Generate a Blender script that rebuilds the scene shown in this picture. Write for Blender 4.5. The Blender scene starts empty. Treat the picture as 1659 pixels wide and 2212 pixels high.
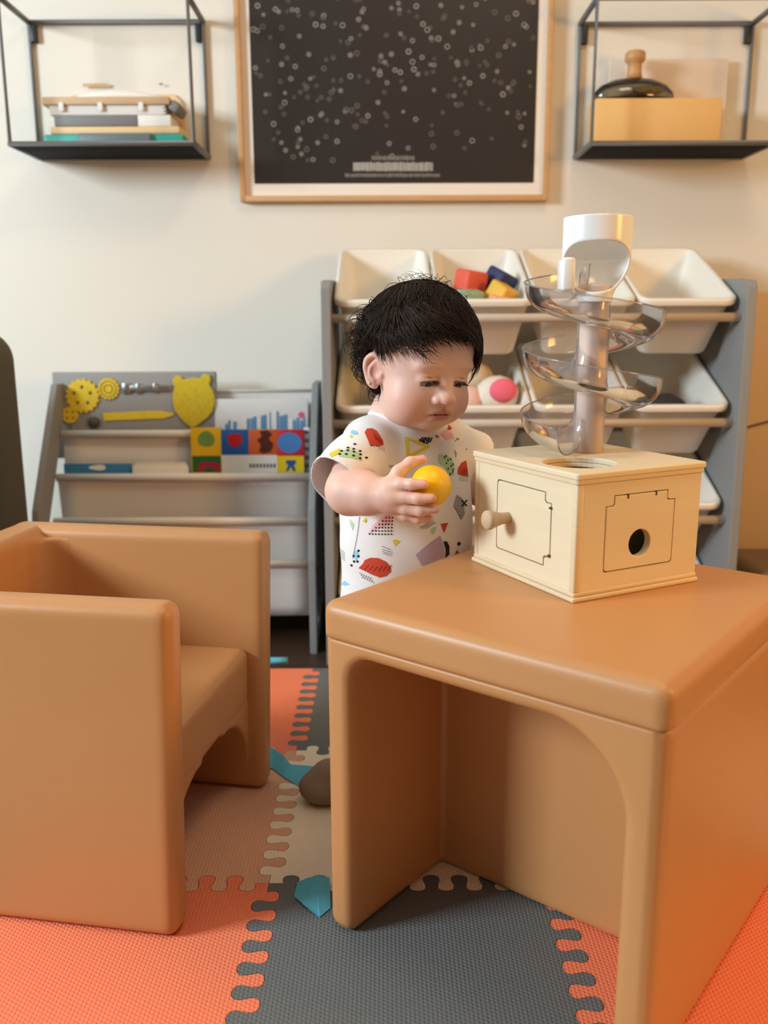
import bpy, bmesh, math, random
import numpy as np
from mathutils import Vector, Matrix
from mathutils.bvhtree import BVHTree

scene = bpy.context.scene
COL = scene.collection
rng = np.random.default_rng(7)
random.seed(7)

# ------------------------------------------------------------------ camera
F_PX, TILT, ROLL, CAM_H = 1917.2, 0.21, -0.0038, 0.66
C0 = np.array([0, 0, CAM_H])
_fw = np.array([0, math.cos(TILT), -math.sin(TILT)])
_up = np.array([0, math.sin(TILT), math.cos(TILT)])
_rt = np.array([1.0, 0, 0])
_r2 = _rt * math.cos(ROLL) + _up * math.sin(ROLL)
_u2 = -_rt * math.sin(ROLL) + _up * math.cos(ROLL)
cam_d = bpy.data.cameras.new('camera')
cam = bpy.data.objects.new('camera', cam_d)
COL.objects.link(cam)
cam.matrix_world = Matrix(((_r2[0], _u2[0], -_fw[0], 0), (_r2[1], _u2[1], -_fw[1], 0), (_r2[2], _u2[2], -_fw[2], CAM_H), (0, 0, 0, 1)))
cam_d.sensor_fit = 'VERTICAL'
cam_d.sensor_height = 36
cam_d.sensor_width = 27
cam_d.lens = F_PX / 2212 * 36
cam_d.clip_start = 0.02
cam_d.dof.use_dof = True
cam_d.dof.focus_distance = 1.02
cam_d.dof.aperture_fstop = 4.4
scene.camera = cam

# ------------------------------------------------------------------ world, lights, exposure
world = bpy.data.worlds.new('world')
scene.world = world
world.use_nodes = True
world.node_tree.nodes['Background'].inputs[0].default_value = (1.0, 0.74, 0.50, 1)
world.node_tree.nodes['Background'].inputs[1].default_value = 0.13
scene.view_settings.view_transform = 'Standard'
scene.view_settings.look = 'None'
scene.view_settings.exposure = 0.0
scene.view_settings.gamma = 1.0
scene.view_settings.use_curve_mapping = False
scene.cycles.transparent_max_bounces = 32

def area_light(name, loc, target, size, size_y, power, color):
    l = bpy.data.lights.new(name, 'AREA')
    l.shape = 'RECTANGLE'
    l.size, l.size_y, l.energy, l.color = size, size_y, power, color
    o = bpy.data.objects.new(name, l)
    COL.objects.link(o)
    o.location = loc
    d = Vector(target) - Vector(loc)
    o.rotation_euler = d.to_track_quat('-Z', 'Y').to_euler()
    return o
area_light('window_daylight', (-2.62, 0.10, 1.47), (-0.1, 1.2, 0.5), 0.7, 0.7, 94, (0.78, 0.915, 1.0))
area_light('ceiling_light', (0.5, 0.5, 2.35), (0.4, 0.9, 0.0), 0.5, 0.5, 9, (1.0, 0.76, 0.50))
area_light('floor_lamp_light', (1.55, 0.30, 1.05), (0.3, 0.9, 0.4), 0.35, 0.35, 15, (1.0, 0.48, 0.09))

# ------------------------------------------------------------------ helpers
def at(u, v, y):
    """point of the place that stands at depth y behind picture point (u, v)"""
    d = _fw + _r2 * (u - 829.5) / F_PX + _u2 * (1106 - v) / F_PX
    return C0 + d * (y / d[1])

def lin(c):
    c = c / 255.0
    return c / 12.92 if c <= 0.04045 else ((c + 0.055) / 1.055) ** 2.4

def rgb(r, g, b):
    return (lin(r), lin(g), lin(b), 1)

def mat(name, col, rough=0.5, metal=0.0, noise=0.0, nscale=20, bump=0.0, bscale=200, sss=0.0, coat=0.0, stretch=None, spec=0.5):
    m = bpy.data.materials.new(name)
    m.use_nodes = True
    nt = m.node_tree
    b = nt.nodes['Principled BSDF']
    b.inputs['Base Color'].default_value = col
    b.inputs['Roughness'].default_value = rough
    b.inputs['Metallic'].default_value = metal
    b.inputs['Specular IOR Level'].default_value = spec
    if coat: b.inputs['Coat Weight'].default_value = coat
    if sss:
        b.inputs['Subsurface Weight'].default_value = sss
        b.inputs['Subsurface Radius'].default_value = (0.012, 0.005, 0.003)
        b.inputs['Subsurface Scale'].default_value = 0.5
    tc = nt.nodes.new('ShaderNodeTexCoord')
    vec = tc.outputs['Object']
    if stretch:
        mp = nt.nodes.new('ShaderNodeMapping')
        mp.inputs['Scale'].default_value = stretch
        nt.links.new(vec, mp.inputs['Vector'])
        vec = mp.outputs['Vector']
    if noise:
        n = nt.nodes.new('ShaderNodeTexNoise')
        n.inputs['Scale'].default_value = nscale
        n.inputs['Detail'].default_value = 4
        nt.links.new(vec, n.inputs['Vector'])
        mx = nt.nodes.new('ShaderNodeMix')
        mx.data_type = 'RGBA'
        mx.inputs[6].default_value = tuple(c * (1 - noise) for c in col[:3]) + (1,)
        mx.inputs[7].default_value = tuple(min(1, c * (1 + noise)) for c in col[:3]) + (1,)
        nt.links.new(n.outputs['Fac'], mx.inputs[0])
        nt.links.new(mx.outputs[2], b.inputs['Base Color'])
    if bump:
        n2 = nt.nodes.new('ShaderNodeTexNoise')
        n2.inputs['Scale'].default_value = bscale
        nt.links.new(vec, n2.inputs['Vector'])
        bp = nt.nodes.new('ShaderNodeBump')
        bp.inputs['Strength'].default_value = bump
        bp.inputs['Distance'].default_value = 0.002
        nt.links.new(n2.outputs['Fac'], bp.inputs['Height'])
        nt.links.new(bp.outputs['Normal'], b.inputs['Normal'])
    return m

def attr_mat(name, rough=0.5, sss=0.0, sheen=0.0, bump=0.0, bscale=300):
    m = mat(name, (1, 1, 1, 1), rough, sss=sss, bump=bump, bscale=bscale)
    nt = m.node_tree
    a = nt.nodes.new('ShaderNodeVertexColor')
    a.layer_name = 'Col'
    nt.links.new(a.outputs['Color'], nt.nodes['Principled BSDF'].inputs['Base Color'])
    return m

def clear_mat(name, tint, edge, rough=0.04, blend=0.35, gloss=1.0, milk=0.0):
    m = bpy.data.materials.new(name)
    m.use_nodes = True
    nt = m.node_tree
    nt.nodes.remove(nt.nodes['Principled BSDF'])
    out = nt.nodes['Material Output']
    tr = nt.nodes.new('ShaderNodeBsdfTransparent')
    gl = nt.nodes.new('ShaderNodeBsdfGlossy')
    gl.inputs['Roughness'].default_value = rough
    lw = nt.nodes.new('ShaderNodeLayerWeight')
    lw.inputs['Blend'].default_value = blend
    mc = nt.nodes.new('ShaderNodeMix')
    mc.data_type = 'RGBA'
    mc.inputs[6].default_value = tint
    mc.inputs[7].default_value = edge
    nt.links.new(lw.outputs['Facing'], mc.inputs[0])
    nt.links.new(mc.outputs[2], tr.inputs['Color'])
    fr = nt.nodes.new('ShaderNodeFresnel')
    fr.inputs['IOR'].default_value = 1.5
    ml = nt.nodes.new('ShaderNodeMath')
    ml.operation = 'MULTIPLY'
    ml.use_clamp = True
    ml.inputs[1].default_value = gloss
    nt.links.new(fr.outputs[0], ml.inputs[0])
    ms = nt.nodes.new('ShaderNodeMixShader')
    nt.links.new(ml.outputs[0], ms.inputs[0])
    body = tr.outputs[0]
    if milk:
        df = nt.nodes.new('ShaderNodeBsdfTranslucent'); df.inputs['Color'].default_value = (0.86, 0.83, 0.83, 1)
        d2 = nt.nodes.new('ShaderNodeBsdfDiffuse'); d2.inputs['Color'].default_value = (0.86, 0.83, 0.83, 1)
        md = nt.nodes.new('ShaderNodeMixShader'); md.inputs[0].default_value = 0.5
        nt.links.new(df.outputs[0], md.inputs[1]); nt.links.new(d2.outputs[0], md.inputs[2])
        mm = nt.nodes.new('ShaderNodeMixShader'); mm.inputs[0].default_value = milk
        nt.links.new(tr.outputs[0], mm.inputs[1]); nt.links.new(md.outputs[0], mm.inputs[2])
        body = mm.outputs[0]
    nt.links.new(body, ms.inputs[1])
    nt.links.new(gl.outputs[0], ms.inputs[2])
    nt.links.new(ms.outputs[0], out.inputs['Surface'])
    return m

def sheer_mat(name, col, alpha):
    m = mat(name, col, 0.9)
    m.node_tree.nodes['Principled BSDF'].inputs['Alpha'].default_value = alpha
    return m

def link(name, me, m, parent=None, smooth=False):
    o = bpy.data.objects.new(name, me)
    COL.objects.link(o)
    if parent is not None: o.parent = parent
    if m is not None: me.materials.append(m)
    if smooth: me.shade_smooth()
    return o

def mk(name, v, f, m, parent=None, smooth=False):
    me = bpy.data.meshes.new(name)
    me.from_pydata([tuple(map(float, p)) for p in v], [], [tuple(int(i) for i in q) for q in f])
    me.update()
    return link(name, me, m, parent, smooth)

def mk_np(name, v, f, m, parent=None, smooth=True, col=None):
    """fast mesh from numpy verts and (n,4) or (n,3) faces"""
    me = bpy.data.meshes.new(name)
    v = np.asarray(v, np.float32); f = np.asarray(f, np.int32)
    k = f.shape[1]
    me.vertices.add(len(v)); me.vertices.foreach_set('co', v.ravel())
    me.loops.add(f.size); me.loops.foreach_set('vertex_index', f.ravel())
    me.polygons.add(len(f))
    me.polygons.foreach_set('loop_start', np.arange(0, f.size, k, dtype=np.int32))
    me.update(calc_edges=True)
    me.validate()
    if col is not None:
        a = me.color_attributes.new('Col', 'FLOAT_COLOR', 'POINT')
        c4 = np.ones((len(v), 4), np.float32); c4[:, :3] = col
        a.data.foreach_set('color', c4.ravel())
    return link(name, me, m, parent, smooth)

def bm_mesh(name, bm, m, parent=None, smooth=False):
    me = bpy.data.meshes.new(name)
    bm.to_mesh(me); bm.free()
    return link(name, me, m, parent, smooth)

def box(name, lo, hi, m, parent=None, bev=0.0, seg=2, rot=None):
    """bevelled box between two corners (parent space), optional rotation matrix about its centre"""
    bm = bmesh.new()
    bmesh.ops.create_cube(bm, size=1)
    s = [hi[i] - lo[i] for i in range(3)]; c = [(hi[i] + lo[i]) / 2 for i in range(3)]
    for v in bm.verts: v.co = Vector((v.co.x * s[0], v.co.y * s[1], v.co.z * s[2]))
    if bev: bmesh.ops.bevel(bm, geom=bm.edges[:], offset=bev, segments=seg, affect='EDGES', profile=0.5)
    M = Matrix.Translation(c)
    if rot is not None: M = M @ rot.to_4x4()
    bmesh.ops.transform(bm, matrix=M, verts=bm.verts)
    return bm_mesh(name, bm, m, parent, bev > 0)

def tube_data(pts, r, sides=8, closed=False, caps=True):
    pts = [Vector(tuple(map(float, p))) for p in pts]
    n = len(pts)
    rs = r if hasattr(r, '__len__') else [r] * n
    V, Fc = [], []
    nrm = None
    for i, p in enumerate(pts):
        a = pts[i - 1] if (i > 0 or closed) else p
        b = pts[(i + 1) % n] if (i < n - 1 or closed) else p
        t = (b - a).normalized()
        if nrm is None:
            nrm = t.orthogonal().normalized()
        nrm = (nrm - t * nrm.dot(t))
        nrm = nrm.normalized() if nrm.length > 1e-9 else t.orthogonal().normalized()
        bi = t.cross(nrm)
        for k in range(sides):
            an = 2 * math.pi * k / sides
            V.append(p + (nrm * math.cos(an) + bi * math.sin(an)) * rs[i])
    m = n if closed else n - 1
    for i in range(m):
        for k in range(sides):
            j = (i + 1) % n
            Fc.append((i * sides + k, i * sides + (k + 1) % sides, j * sides + (k + 1) % sides, j * sides + k))
    if caps and not closed:
        Fc.append(tuple(range(sides))[::-1]); Fc.append(tuple((n - 1) * sides + k for k in range(sides)))
    return V, Fc

def tube(name, pts, r, m, parent=None, sides=8, closed=False):
    V, Fc = tube_data(pts, r, sides, closed)
    return mk(name, V, Fc, m, parent, True)

def lathe(name, prof, m, parent=None, seg=40, origin=(0, 0, 0), axis=None, cap=True):
    """profile [(r,z)...] revolved around z (or moved onto the given matrix)"""
    V, Fc = [], []
    for r, z in prof:
        for k in range(seg):
            a = 2 * math.pi * k / seg
            V.append(Vector((r * math.cos(a), r * math.sin(a), z)))
    for i in range(len(prof) - 1):
        for k in range(seg):
            Fc.append((i * seg + k, i * seg + (k + 1) % seg, (i + 1) * seg + (k + 1) % seg, (i + 1) * seg + k))
    if cap:
        Fc.append(tuple(range(seg))[::-1]); Fc.append(tuple((len(prof) - 1) * seg + k for k in range(seg)))
    M = Matrix.Translation(origin) @ (axis.to_4x4() if axis is not None else Matrix.Identity(4))
    o = mk(name, [M @ v for v in V], Fc, m, parent, True)
    return o

def rrect(w, d, r, n=5):
    P = []
    for cx, cy, a0 in ((w / 2 - r, d / 2 - r, 0), (-w / 2 + r, d / 2 - r, 90), (-w / 2 + r, -d / 2 + r, 180), (w / 2 - r, -d / 2 + r, 270)):
        for k in range(n + 1):
            a = math.radians(a0 + 90 * k / n)
            P.append((cx + r * math.cos(a), cy + r * math.sin(a)))
    return P

def loft(name, rings, m, parent=None, smooth=True, M=None):
    """rings: list of equal-length lists of 3D points; ends capped"""
    n = len(rings[0]); V = [Vector(p) for R in rings for p in R]
    if M is not None: V = [M @ v for v in V]
    Fc = []
    for i in range(len(rings) - 1):
        for k in range(n):
            Fc.append((i * n + k, i * n + (k + 1) % n, (i + 1) * n + (k + 1) % n, (i + 1) * n + k))
    Fc.append(tuple(range(n))[::-1]); Fc.append(tuple((len(rings) - 1) * n + k for k in range(n)))
    o = mk(name, V, Fc, m, parent, smooth)
    return o

def prism(name, poly, t, m, parent=None, M=None, bev=0.0, holes=()):
    """flat polygon (x,y) extruded along z by t, with optional holes, moved by M"""
    bm = bmesh.new()
    loops = [poly] + list(holes)
    edges = []
    for P in loops:
        vs = [bm.verts.new((p[0], p[1], 0)) for p in P]
        edges += [bm.edges.new((vs[i], vs[(i + 1) % len(vs)])) for i in range(len(vs))]
    bmesh.ops.triangle_fill(bm, use_beauty=True, use_dissolve=False, edges=edges, normal=(0, 0, 1))
    r = bmesh.ops.extrude_face_region(bm, geom=bm.faces[:])
    vs = [g for g in r['geom'] if isinstance(g, bmesh.types.BMVert)]
    bmesh.ops.translate(bm, verts=vs, vec=(0, 0, t))
    bmesh.ops.recalc_face_normals(bm, faces=bm.faces)
    if bev:
        es = [e for e in bm.edges if len(e.link_faces) == 2 and e.calc_face_angle(0) > 0.9 and abs(e.verts[0].co.z - e.verts[1].co.z) < 1e-6]
        bmesh.ops.bevel(bm, geom=es, offset=bev, segments=2, affect='EDGES', profile=0.5)
    if M is not None: bmesh.ops.transform(bm, matrix=M, verts=bm.verts)
    return bm_mesh(name, bm, m, parent, False)

def tag(o, label, cat, group=None):
    o['label'] = label; o['category'] = cat
    if group: o['group'] = group
    return o

def thing(name, label, cat, loc=(0, 0, 0), rotz=0.0, group=None):
    o = bpy.data.objects.new(name, None)
    COL.objects.link(o)
    o.empty_display_size = 0.02
    o.location = tuple(map(float, loc)); o.rotation_euler = (0, 0, rotz)
    return tag(o, label, cat, group)

def struct(o):
    o['kind'] = 'structure'
    return o

def dup(root, loc, rot, label, group=None):
    r = root.copy(); COL.objects.link(r); r.location = loc; r.rotation_euler = rot
    r['label'] = label
    if group: r['group'] = group
    for ch in list(root.children):
        c = ch.copy(); COL.objects.link(c); c.parent = r
        for g in ch.children:
            d = g.copy(); COL.objects.link(d); d.parent = c
    return r

# ---- signed distance shapes meshed with surface nets (moulded and organic forms)
def ell(p, c, r):
    x, y, z = p[0] - c[0], p[1] - c[1], p[2] - c[2]
    k0 = np.sqrt((x / r[0]) ** 2 + (y / r[1]) ** 2 + (z / r[2]) ** 2)
    k1 = np.sqrt((x / r[0] ** 2) ** 2 + (y / r[1] ** 2) ** 2 + (z / r[2] ** 2) ** 2) + 1e-9
    return k0 * (k0 - 1) / k1

def sph(p, c, r):
    return np.sqrt((p[0] - c[0]) ** 2 + (p[1] - c[1]) ** 2 + (p[2] - c[2]) ** 2) - r

def cap(p, a, b, ra, rb=None):
    rb = ra if rb is None else rb
    a = np.asarray(a, float); b = np.asarray(b, float)
    d = b - a; L = float(d @ d) + 1e-12
    h = np.clip(((p[0] - a[0]) * d[0] + (p[1] - a[1]) * d[1] + (p[2] - a[2]) * d[2]) / L, 0, 1)
    return np.sqrt((p[0] - a[0] - d[0] * h) ** 2 + (p[1] - a[1] - d[1] * h) ** 2 + (p[2] - a[2] - d[2] * h) ** 2) - (ra + (rb - ra) * h)

def chain(p, pts, rs, k=0.004):
    d = None
    for i in range(len(pts) - 1):
        e = cap(p, pts[i], pts[i + 1], rs[i], rs[i + 1])
        d = e if d is None else smin(d, e, k)
    return d

def rbox(p, c, s, r):
    """s = full size"""
    q = [np.abs(p[i] - c[i]) - (s[i] / 2 - r) for i in range(3)]
    o = np.sqrt(np.maximum(q[0], 0) ** 2 + np.maximum(q[1], 0) ** 2 + np.maximum(q[2], 0) ** 2)
    return o + np.minimum(np.maximum(q[0], np.maximum(q[1], q[2])), 0) - r

def smin(a, b, k):
    h = np.clip(0.5 + 0.5 * (b - a) / k, 0, 1)
    return b + (a - b) * h - k * h * (1 - h)

def smax(a, b, k):
    return -smin(-a, -b, k)

def grid(lo, hi, h):
    ax = [np.arange(lo[i], hi[i] + h, h, dtype=np.float32) for i in range(3)]
    return (ax[0][:, None, None], ax[1][None, :, None], ax[2][None, None, :])

def nets(F, lo, h):
    F = np.ascontiguousarray(F, np.float32)
    nx, ny, nz = F.shape
    ins = F < 0
    cnt = np.zeros((nx - 1, ny - 1, nz - 1), np.int8)
    offs = [(i, j, k) for i in (0, 1) for j in (0, 1) for k in (0, 1)]
    for i, j, k in offs: cnt += ins[i:nx - 1 + i, j:ny - 1 + j, k:nz - 1 + k]
    act = (cnt > 0) & (cnt < 8)
    I = np.argwhere(act)
    vid = -np.ones(act.shape, np.int32)
    vid[act] = np.arange(len(I))
    cv = {o: F[I[:, 0] + o[0], I[:, 1] + o[1], I[:, 2] + o[2]] for o in offs}
    acc = np.zeros((len(I), 3)); n = np.zeros(len(I))
    for a in offs:
        for ax in range(3):
            if a[ax] == 0:
                b = list(a); b[ax] = 1; b = tuple(b)
                fa, fb = cv[a], cv[b]
                m = (fa < 0) != (fb < 0)
                t = np.where(m, fa / np.where(m, fa - fb, 1), 0)
                q = np.array(a, float)[None, :].repeat(len(I), 0); q[:, ax] = t
                acc += q * m[:, None]; n += m
    V = (I + acc / n[:, None]) * h + np.asarray(lo, float)
    Q = []
    for ax in range(3):
        u, w = [(1, 2), (2, 0), (0, 1)][ax]
        sl0 = [slice(None)] * 3; sl1 = [slice(None)] * 3
        sl0[ax] = slice(0, -1); sl1[ax] = slice(1, None)
        A, B = ins[tuple(sl0)], ins[tuple(sl1)]
        E = np.argwhere(A != B)
        ok = (E[:, u] > 0) & (E[:, w] > 0) & (E[:, u] < F.shape[u] - 1) & (E[:, w] < F.shape[w] - 1)
        E = E[ok]
        fl = A[E[:, 0], E[:, 1], E[:, 2]]
        ids = []
        for du, dw in ((-1, -1), (0, -1), (0, 0), (-1, 0)):
            c = E.copy(); c[:, u] += du; c[:, w] += dw
            ids.append(vid[c[:, 0], c[:, 1], c[:, 2]])
        q = np.stack(ids, 1)
        q[~fl] = q[~fl][:, ::-1]
        Q.append(q)
    return V, np.concatenate(Q)

def sdf_mesh(name, fn, lo, hi, h, m, parent=None, M=None):
    V, Q = nets(fn(grid(lo, hi, h)), lo, h)
    if M is not None:
        A = np.array(M)
        V = V @ A[:3, :3].T + A[:3, 3]
    return mk_np(name, V, Q, m, parent)

# ------------------------------------------------------------------ materials
M = {}
M['wall'] = mat('wall_paint', rgb(232, 226, 214), 0.85, noise=0.02, nscale=3, bump=0.03, bscale=120)
M['ceiling'] = mat('ceiling_paint', rgb(235, 232, 225), 0.9)
M['floor'] = mat('dark_wood_floor', rgb(62, 44, 32), 0.45, noise=0.35, nscale=6, stretch=(1, 12, 1))
M['white_trim'] = mat('white_trim', rgb(228, 222, 212), 0.5)
M['brown_trim'] = mat('brown_trim', rgb(120, 92, 62), 0.5, noise=0.15, nscale=12)
M['tan_plastic'] = mat('tan_plastic', rgb(196, 140, 88), 0.42, noise=0.04, nscale=6, bump=0.06, bscale=90)
M['black_metal'] = mat('black_metal', rgb(38, 38, 38), 0.45, noise=0.05)
M['tray_metal'] = mat('tray_metal', rgb(14, 14, 13), 0.8, spec=0.2)
M['grey_metal'] = mat('grey_wire', rgb(112, 110, 110), 0.45)
M['oak'] = mat('oak_frame', rgb(206, 160, 112), 0.5, noise=0.12, nscale=14, stretch=(1, 8, 8))
M['mount'] = mat('white_mount', rgb(238, 228, 216), 0.8)
M['print_dark'] = mat('dark_print', rgb(50, 44, 41), 0.35, noise=0.06, nscale=4)
M['dot_a'] = mat('dot_bright', rgb(168, 164, 156), 0.6)
M['dot_b'] = mat('dot_mid', rgb(120, 112, 104), 0.6)
M['dot_c'] = mat('dot_dim', rgb(76, 69, 64), 0.6)
M['grey_board'] = mat('grey_board', rgb(140, 141, 140), 0.55, noise=0.03)
M['bin'] = mat('bin_plastic', rgb(236, 231, 220), 0.45)
M['dowel'] = mat('dowel', rgb(196, 182, 165), 0.5, noise=0.06)
M['ply'] = mat('birch_ply', rgb(228, 210, 178), 0.5, noise=0.07, nscale=9, stretch=(1, 1, 7))
M['ply_edge'] = mat('ply_edge', rgb(222, 200, 164), 0.55, noise=0.12, nscale=60, stretch=(0.3, 0.3, 6))
M['dark_gap'] = mat('dark_gap', rgb(70, 46, 26), 0.9)
M['knob_wood'] = mat('knob_wood', rgb(200, 170, 136), 0.6, noise=0.16, nscale=30, stretch=(4, 1, 1))
M['painted_interior'] = mat('painted_interior', rgb(150, 140, 104), 0.25)  # no reflector: flat olive colour stands in for light inside the box
M['white_gloss'] = mat('white_gloss', rgb(240, 240, 238), 0.22)
M['clear'] = clear_mat('clear_plastic', (0.955, 0.945, 0.945, 1), (0.74, 0.70, 0.70, 1), 0.13, 0.25, 0.9, 0.15)
M['tube'] = clear_mat('clear_tube', (0.97, 0.96, 0.96, 1), (0.92, 0.89, 0.87, 1), 0.10, 0.2, 0.5, 0.22)
M['clear_rim'] = clear_mat('clear_rim', (0.95, 0.94, 0.94, 1), (0.82, 0.79, 0.79, 1), 0.08, 0.2, 0.8, 0.2)
M['glass'] = clear_mat('lid_glass', (0.66, 0.62, 0.52, 1), (0.20, 0.17, 0.12, 1), 0.05, 0.5, 1.6)
M['rod_core'] = mat('rod_core', rgb(240, 214, 198), 0.5, noise=0.03)
M['sling'] = sheer_mat('sling_fabric', rgb(240, 235, 230), 0.80)
M['sling_hem'] = mat('sling_hem', rgb(236, 230, 222), 0.85)
M['yellow'] = mat('yellow_felt', rgb(226, 196, 40), 0.7, noise=0.15, nscale=90)
M['steel'] = mat('steel', rgb(190, 188, 184), 0.25, metal=0.9)
M['sofa'] = mat('olive_upholstery', rgb(88, 82, 66), 0.9, noise=0.12, nscale=60, bump=0.2, bscale=400)
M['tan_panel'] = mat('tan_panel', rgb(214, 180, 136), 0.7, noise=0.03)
M['blue_paper'] = mat('blue_paper', rgb(88, 178, 202), 0.8, noise=0.04)
M['taupe'] = mat('taupe_felt', rgb(146, 128, 108), 0.9, noise=0.08, nscale=60, bump=0.15, bscale=300)
M['skin'] = attr_mat('skin', 0.5, sss=0.12)
M['hair'] = mat('hair', rgb(40, 26, 18), 0.5, noise=0.3, nscale=60, spec=0.28)
M['shirt'] = mat('shirt_cotton', rgb(240, 236, 234), 0.85, bump=0.035, bscale=900)
M['eye_dark'] = mat('eye_iris', rgb(32, 18, 12), 0.15)
M['eye_white'] = mat('eye_white', rgb(205, 190, 178), 0.25)
M['lash'] = mat('lash', rgb(26, 17, 13), 0.6)
M['ball'] = mat('ball_plastic', rgb(250, 198, 18), 0.38, sss=0.1)
M['gold'] = mat('gold', rgb(238, 214, 170), 0.2, metal=0.8)

# ------------------------------------------------------------------ room
YW = 2.05
def plane_box(name, lo, hi, m): return struct(box(name, lo, hi, m))
FZ = -0.012
plane_box('wall_back', (-2.75, YW, FZ), (2.3, YW + 0.1, 2.45), M['wall'])
plane_box('floor', (-2.75, -1.6, FZ - 0.05), (2.3, YW + 0.1, FZ), M['floor'])
plane_box('ceiling', (-2.75, -1.6, 2.45), (2.3, YW + 0.1, 2.5), M['ceiling'])
# left wall with a window opening the daylight comes through
wl = bpy.data.objects.new('wall_left', None); COL.objects.link(wl); wl.location = (-2.75, 0, 0); struct(wl)
for lo, hi in (((-0.1, -1.6, FZ), (0, -0.50, 2.45)), ((-0.1, 0.70, FZ), (0, YW, 2.45)), ((-0.1, -0.50, FZ), (0, 0.70, 0.95)), ((-0.1, -0.50, 2.25), (0, 0.70, 2.45))):
    box('wall_section', lo, hi, M['wall'], wl)
w1 = bpy.data.objects.new('window_1', None); COL.objects.link(w1); w1.location = (-2.75, 0.10, 0.95); struct(w1)
for lo, hi in (((-0.07, -0.6, 0), (-0.02, -0.55, 1.3)), ((-0.07, 0.55, 0), (-0.02, 0.6, 1.3)), ((-0.07, -0.55, 0), (-0.02, 0.55, 0.05)), ((-0.07, -0.55, 1.25), (-0.02, 0.55, 1.3)), ((-0.07, -0.55, 0.63), (-0.02, 0.55, 0.67))):
    box('window_frame', lo, hi, M['white_trim'], w1)
plane_box('wall_right', (2.3, -1.6, FZ), (2.4, YW + 0.1, 2.45), M['wall'])
plane_box('baseboard_back', (-2.75, YW - 0.014, FZ), (2.3, YW, 0.09), M['brown_trim'])

# ------------------------------------------------------------------ puzzle mat of foam tiles
def mat_foam(name, col):
    m = mat(name, col, 0.75, noise=0.03, nscale=8)
    nt = m.node_tree; b = nt.nodes['Principled BSDF']
    tc = nt.nodes.new('ShaderNodeTexCoord')
    sx = nt.nodes.new('ShaderNodeSeparateXYZ')
    nt.links.new(tc.outputs['Object'], sx.inputs[0])
    def mth(op, a, bb):
        n = nt.nodes.new('ShaderNodeMath'); n.operation = op
        for i, s in ((0, a), (1, bb)):
            if s is None: continue
            if isinstance(s, (int, float)): n.inputs[i].default_value = s
            else: nt.links.new(s, n.inputs[i])
        return n.outputs[0]
    k = 2 * math.pi / 0.0044
    x = mth('MULTIPLY', sx.outputs[0], k); y = mth('MULTIPLY', sx.outputs[1], k)
    tot = None
    for a in (0, 60, 120):
        ph = mth('ADD', mth('MULTIPLY', x, math.cos(math.radians(a))), mth('MULTIPLY', y, math.sin(math.radians(a))))
        c = mth('COSINE', ph, None)
        tot = c if tot is None else mth('ADD', tot, c)
    cl = nt.nodes.new('ShaderNodeMapRange')
    cl.inputs[1].default_value = -1.5; cl.inputs[2].default_value = 1.2
    nt.links.new(tot, cl.inputs[0])
    bp = nt.nodes.new('ShaderNodeBump'); bp.inputs['Strength'].default_value = 0.55; bp.inputs['Distance'].default_value = 0.0012
    nt.links.new(cl.outputs[0], bp.inputs['Height']); nt.links.new(bp.outputs['Normal'], b.inputs['Normal'])
    return m
foam = {'orange': mat_foam('foam_orange', rgb(242, 130, 92)), 'grey': mat_foam('foam_grey', rgb(104, 108, 108)),
        'tan': mat_foam('foam_tan', rgb(222, 170, 138)), 'cream': mat_foam('foam_cream', rgb(242, 228, 202))}
TX, TY, TS = -0.140, 0.953, 0.340
def edge_curve():
    n = 9; P = [(0.0, 0.0)]
    a0, a1 = 0.05, 0.95
    for k in range(n * 16 + 1):
        t = k / 16.0
        s = math.sin(2 * math.pi * t)
        # knobbed wave: bulb shaped lobes that lock with their neighbours
        P.append((a0 + (a1 - a0) * (t / n) - 0.0150 * math.sin(4 * math.pi * t), 0.046 * s))
    P.append((1.0, 0.0))
    return P
EC = edge_curve()
pm = thing('puzzle_mat', 'floor mat of orange, grey, tan and cream interlocking foam tiles', 'play mat', (TX, TY, FZ))
colmap = {(-2, -1): 'grey', (-1, -1): 'orange', (0, -1): 'grey', (1, -1): 'orange', (2, -1): 'grey',
          (-1, 0): 'tan', (0, 0): 'cream', (1, 0): 'tan', (2, 0): 'cream',
          (-1, 1): 'orange', (0, 1): 'grey', (1, 1): 'orange', (2, 1): 'grey',
          (-2, -2): 'cream', (-1, -2): 'tan', (0, -2): 'cream', (1, -2): 'tan', (2, -2): 'cream'}
for (i, j), c in colmap.items():
    x0, y0 = i * TS, j * TS
    P = []
    def side(p, d, nrm, flat):
        pts = [(0, 0), (1, 0)] if flat else EC
        return [(p[0] + TS * (d[0] * t + nrm[0] * w), p[1] + TS * (d[1] * t + nrm[1] * w)) for t, w in pts[:-1]]
    P += side((x0, y0), (1, 0), (0, 1), (i, j - 1) not in colmap)
    P += side((x0 + TS, y0), (0, 1), (-1, 0), (i + 1, j) not in colmap)
    q = ([(x0, y0 + TS), (x0 + TS, y0 + TS)] if (i, j + 1) not in colmap else [(x0 + TS * t, y0 + TS + TS * w) for t, w in EC])[::-1]
    P += q[:-1]
    q = ([(x0, y0), (x0, y0 + TS)] if (i - 1, j) not in colmap else [(x0 - TS * w, y0 + TS * t) for t, w in EC])[::-1]
    P += q[:-1]
    cen = np.array([x0 + TS / 2, y0 + TS / 2])
    A = np.array(P)
    tn = np.roll(A, -1, 0) - np.roll(A, 1, 0)
    tn /= np.linalg.norm(tn, axis=1)[:, None] + 1e-9
    A = A + np.stack([-tn[:, 1], tn[:, 0]], 1) * 0.0004
    prism('mat_tile', [tuple(p) for p in A], 0.012, foam[c], pm)

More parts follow.
